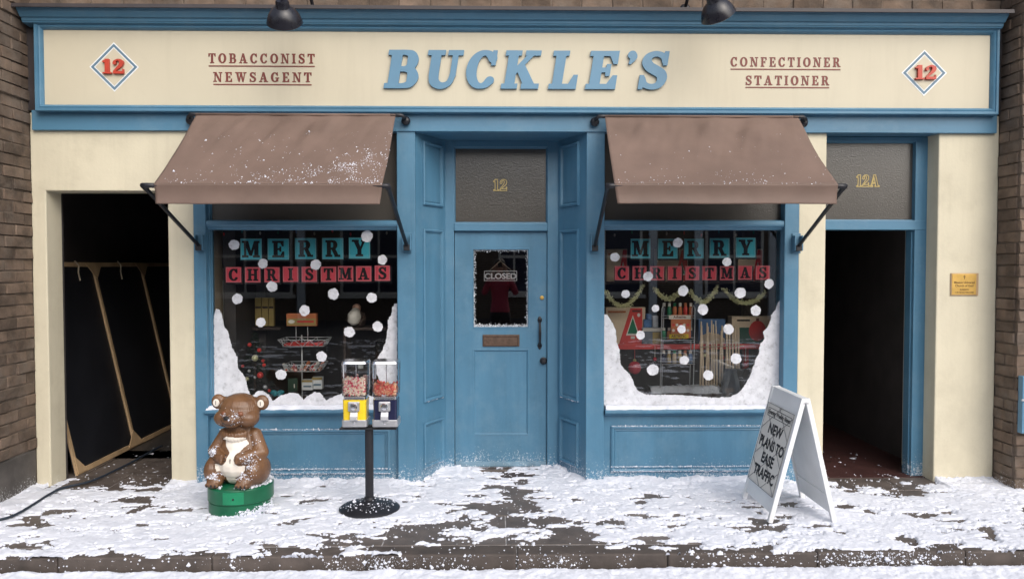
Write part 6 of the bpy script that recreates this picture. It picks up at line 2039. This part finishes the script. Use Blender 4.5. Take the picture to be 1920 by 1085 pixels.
# upper cartons on a high shelf
hs_z = at(1290, 528, .42).z
hsf = MB().box(wr0 + .0, wr1 - .02, .38, .62, hs_z - .02, hs_z).build('high_shelf', M['darkwood'])
tag(hsf, 'dark high shelf behind the CHRISTMAS cards', 'shelf')
for k, (a, b, nm) in enumerate(((1137, 1176, 'tan carton with red corner on the high shelf next to the doorway'), (1232, 1290, 'tan carton with red slope on the high shelf behind letter I'), (1384, 1430, 'red bordered carton on the high shelf at the brick end'))):
    t = carton('shelf_carton', nm, 'box', a, 466, b, 527, .41, .12, M['carton'], (('red_corner', [(.55, .02), (.98, .02), (.98, .98), (.80, .98)], M['clothred']), ('pale_tree', tri(.80, .2, .12, .62), M['ivory']), ('green_tree', tri(.80, .24, .09, .56), M['green_lt']), ('lettering_band', rc(.08, .80, .5, .86), M['orange'])))
    t.location.z = hs_z + .001

# ================================================================== ACROSS THE STREET: what the glass reflects
OY = -20.0
ob = thing('opposite_terrace', 'brown brick terrace across the street, mirrored in the shop glass', 'building', (0, OY, 0))
M['farbrick'] = None
def far_brick():
    m = NT('far_brick')
    mp = m.n('ShaderNodeMapping'); mp.inputs['Rotation'].default_value = (math.pi / 2, 0, 0)
    m.l(m.pos(), mp.inputs[0])
    bt = m.n('ShaderNodeTexBrick')
    bt.inputs['Scale'].default_value = 1
    bt.inputs['Brick Width'].default_value = .24; bt.inputs['Row Height'].default_value = .09
    bt.inputs['Mortar Size'].default_value = .008
    bt.inputs['Color1'].default_value = (.15, .10, .07, 1); bt.inputs['Color2'].default_value = (.10, .065, .045, 1); bt.inputs['Mortar'].default_value = (.2, .17, .14, 1)
    m.l(mp.outputs[0], bt.inputs[0]); m.l(bt.outputs[0], m.b.inputs['Base Color'])
    m.b.inputs['Roughness'].default_value = .9
    return m.m
M['farbrick'] = far_brick()
MB().box(-16, 16, OY - 6, OY, -.3, 5.4).build('wall', M['farbrick'], ob)
MB().prism([(OY - 6.3, 5.4), (OY + .3, 5.4), (OY + .3, 5.55), (OY - 3, 7.0), (OY - 6.3, 5.55)], 0, -16.2, 16.2).build('roof', M['lead'], ob)
def far_window(x, z, w, h):
    f = MB().sweep_rect((0, OY, 0), (1, 0, 0), (0, 0, 1), (0, 1, 0), x - w / 2, x + w / 2, z, z + h, [(0, .001), (0, .05), (.09, .05), (.09, .002)]).build('window', M['ivory'], ob)
    MB().box(x - w / 2 + .08, x + w / 2 - .08, OY + .002, OY + .02, z + .08, z + h - .08).build('pane', M['navy'], f)
    MB().box(x - .035, x + .035, OY + .021, OY + .05, z + .09, z + h - .09).build('mullion', M['ivory'], f)
    MB().box(x - w / 2 + .09, x + w / 2 - .09, OY + .021, OY + .048, z + h * .52, z + h * .56).build('mullion', M['ivory'], f)
    MB().box(x - w / 2 - .1, x + w / 2 + .1, OY + .001, OY + .12, z - .12, z - .001).build('sill', M['ivory'], f)
for x_ in (-10.2, -6.6, 2.0, 5.3, 6.85, 9.4, 11.2):
    MB().box(x_ - .13, x_ + .13, OY + .003, OY + .16, -.1, 3.25).build('pilaster', M['white'], ob)
MB().box(-11, 12, OY + .003, OY + .2, 3.26, 3.55).build('fascia', M['white'], ob)
for i in range(9):
    far_window(-13.6 + 3.4 * i, 3.75, 1.2, 1.4)
for i, (x_, w_) in enumerate(((-12.5, 1.6), (-8.5, 3.2), (-4.0, 2.6), (.6, 1.1), (3.65, 2.6), (8.1, 2.0), (13.4, 1.6))):
    far_window(x_, .75, w_, 2.4)

# ================================================================== PHOTOGRAPHER, mirrored in the door glass
pc_ = Vector((.05, -6.52, 0))
vts = [(0, 0, .95), (0, 0, 1.12), (0, .0, 1.30), (0, -.01, 1.46), (0, .0, 1.56), (0, .02, 1.66), (0, .02, 1.76)]
rad = [(.155, .11), (.145, .105), (.17, .115), (.15, .10), (.058, .058), (.075, .09), (.07, .085)]
eds = [(0, 1), (1, 2), (2, 3), (3, 4), (4, 5), (5, 6)]
def chain(start, pts, rs):
    prev = start
    for p, r in zip(pts, rs):
        vts.append(p); rad.append(r if isinstance(r, tuple) else (r, r))
        eds.append((prev, len(vts) - 1)); prev = len(vts) - 1
    return prev
for s_ in (-1, 1):
    chain(0, [(s_ * .10, 0, .86), (s_ * .11, .02, .50), (s_ * .115, -.02, .10), (s_ * .12, .0, .05), (s_ * .13, .13, .035)], [.105, .075, .05, .05, .04])
    w_ = chain(3, [(s_ * .19, -.01, 1.44), (s_ * .29, .05, 1.24), (s_ * .20, .22, 1.47), (s_ * .115, .275, 1.64)], [.075, .058, .045, .034])
    wr = len(vts) - 1
    palm = chain(wr, [(s_ * .085, .30, 1.70)], [(.026, .034)])
    for f_ in range(4):
        z_3 = 1.735 + .014 * f_ - .02
        chain(palm, [(s_ * (.080 - .002 * f_), .325, z_3 + .012), (s_ * .055, .336, z_3 + .018), (s_ * .035, .330, z_3 + .02)], [.0095, .009, .008])
    chain(palm, [(s_ * .078, .285, 1.735), (s_ * .055, .282, 1.752)], [.011, .009])
me = bpy.data.meshes.new('photographer')
me.from_pydata([tuple(Vector(v)) for v in vts], eds, [])
pso = bpy.data.objects.new('person_source', me)
COL.objects.link(pso)
sk = pso.modifiers.new('skin', 'SKIN')
for v, r in zip(me.skin_vertices[0].data, rad):
    v.radius = r
me.skin_vertices[0].data[0].use_root = True
sb_ = pso.modifiers.new('sub', 'SUBSURF'); sb_.levels = 2; sb_.render_levels = 2
dg = bpy.context.evaluated_depsgraph_get()
pme = bpy.data.meshes.new_from_object(pso.evaluated_get(dg))
bpy.data.objects.remove(pso)
man = thing('person', 'person in pink jumper and dark trousers photographing, mirrored in the door glass', 'person', tuple(pc_))
def clothes():
    m = NT('clothes')
    tcn = m.n('ShaderNodeTexCoord')
    sp = m.n('ShaderNodeSeparateXYZ'); m.l(tcn.outputs['Object'], sp.inputs[0])
    a = m.math('GREATER_THAN', sp.outputs[2], .93)
    b = m.math('GREATER_THAN', sp.outputs[2], 1.535)
    c1_ = m.mix(a, (.012, .012, .015, 1), (.42, .05, .085, 1))
    c2_ = m.mix(b, c1_, (.45, .25, .18, 1))
    m.l(c2_, m.b.inputs['Base Color']); m.b.inputs['Roughness'].default_value = .85
    return m.m
link('body', pme, clothes(), man, True, smooth=True)
MB().ball((0, .0, 1.775), .098, .112, .095).build('hair', M['hair'], man, True, smooth=True)
MB().ball((0, .108, 1.70), .014, .018, .02, 8, 6).build('nose', M['skin'], man, True, smooth=True)
for s_ in (-1, 1):
    MB().ball((s_ * .03, .098, 1.725), .012, .008, .008, 8, 6).build('eye', M['ink'], man, True, smooth=True)
    MB().ball((s_ * .085, .02, 1.70), .012, .022, .032, 8, 6).build('ear', M['skin'], man, True, smooth=True)
MB().tube([(-.025, .098, 1.655), (0, .104, 1.652), (.025, .098, 1.655)], .005, 6).build('mouth', M['clothred'], man, True)
ph = MB().box(-.075 + pc_.x, .075 + pc_.x, pc_.y + .31, pc_.y + .318, 1.715, 1.79).build('mobile_phone', M['ink'], bev=.003)
tag(ph, 'black mobile phone held up by the person in pink', 'phone')
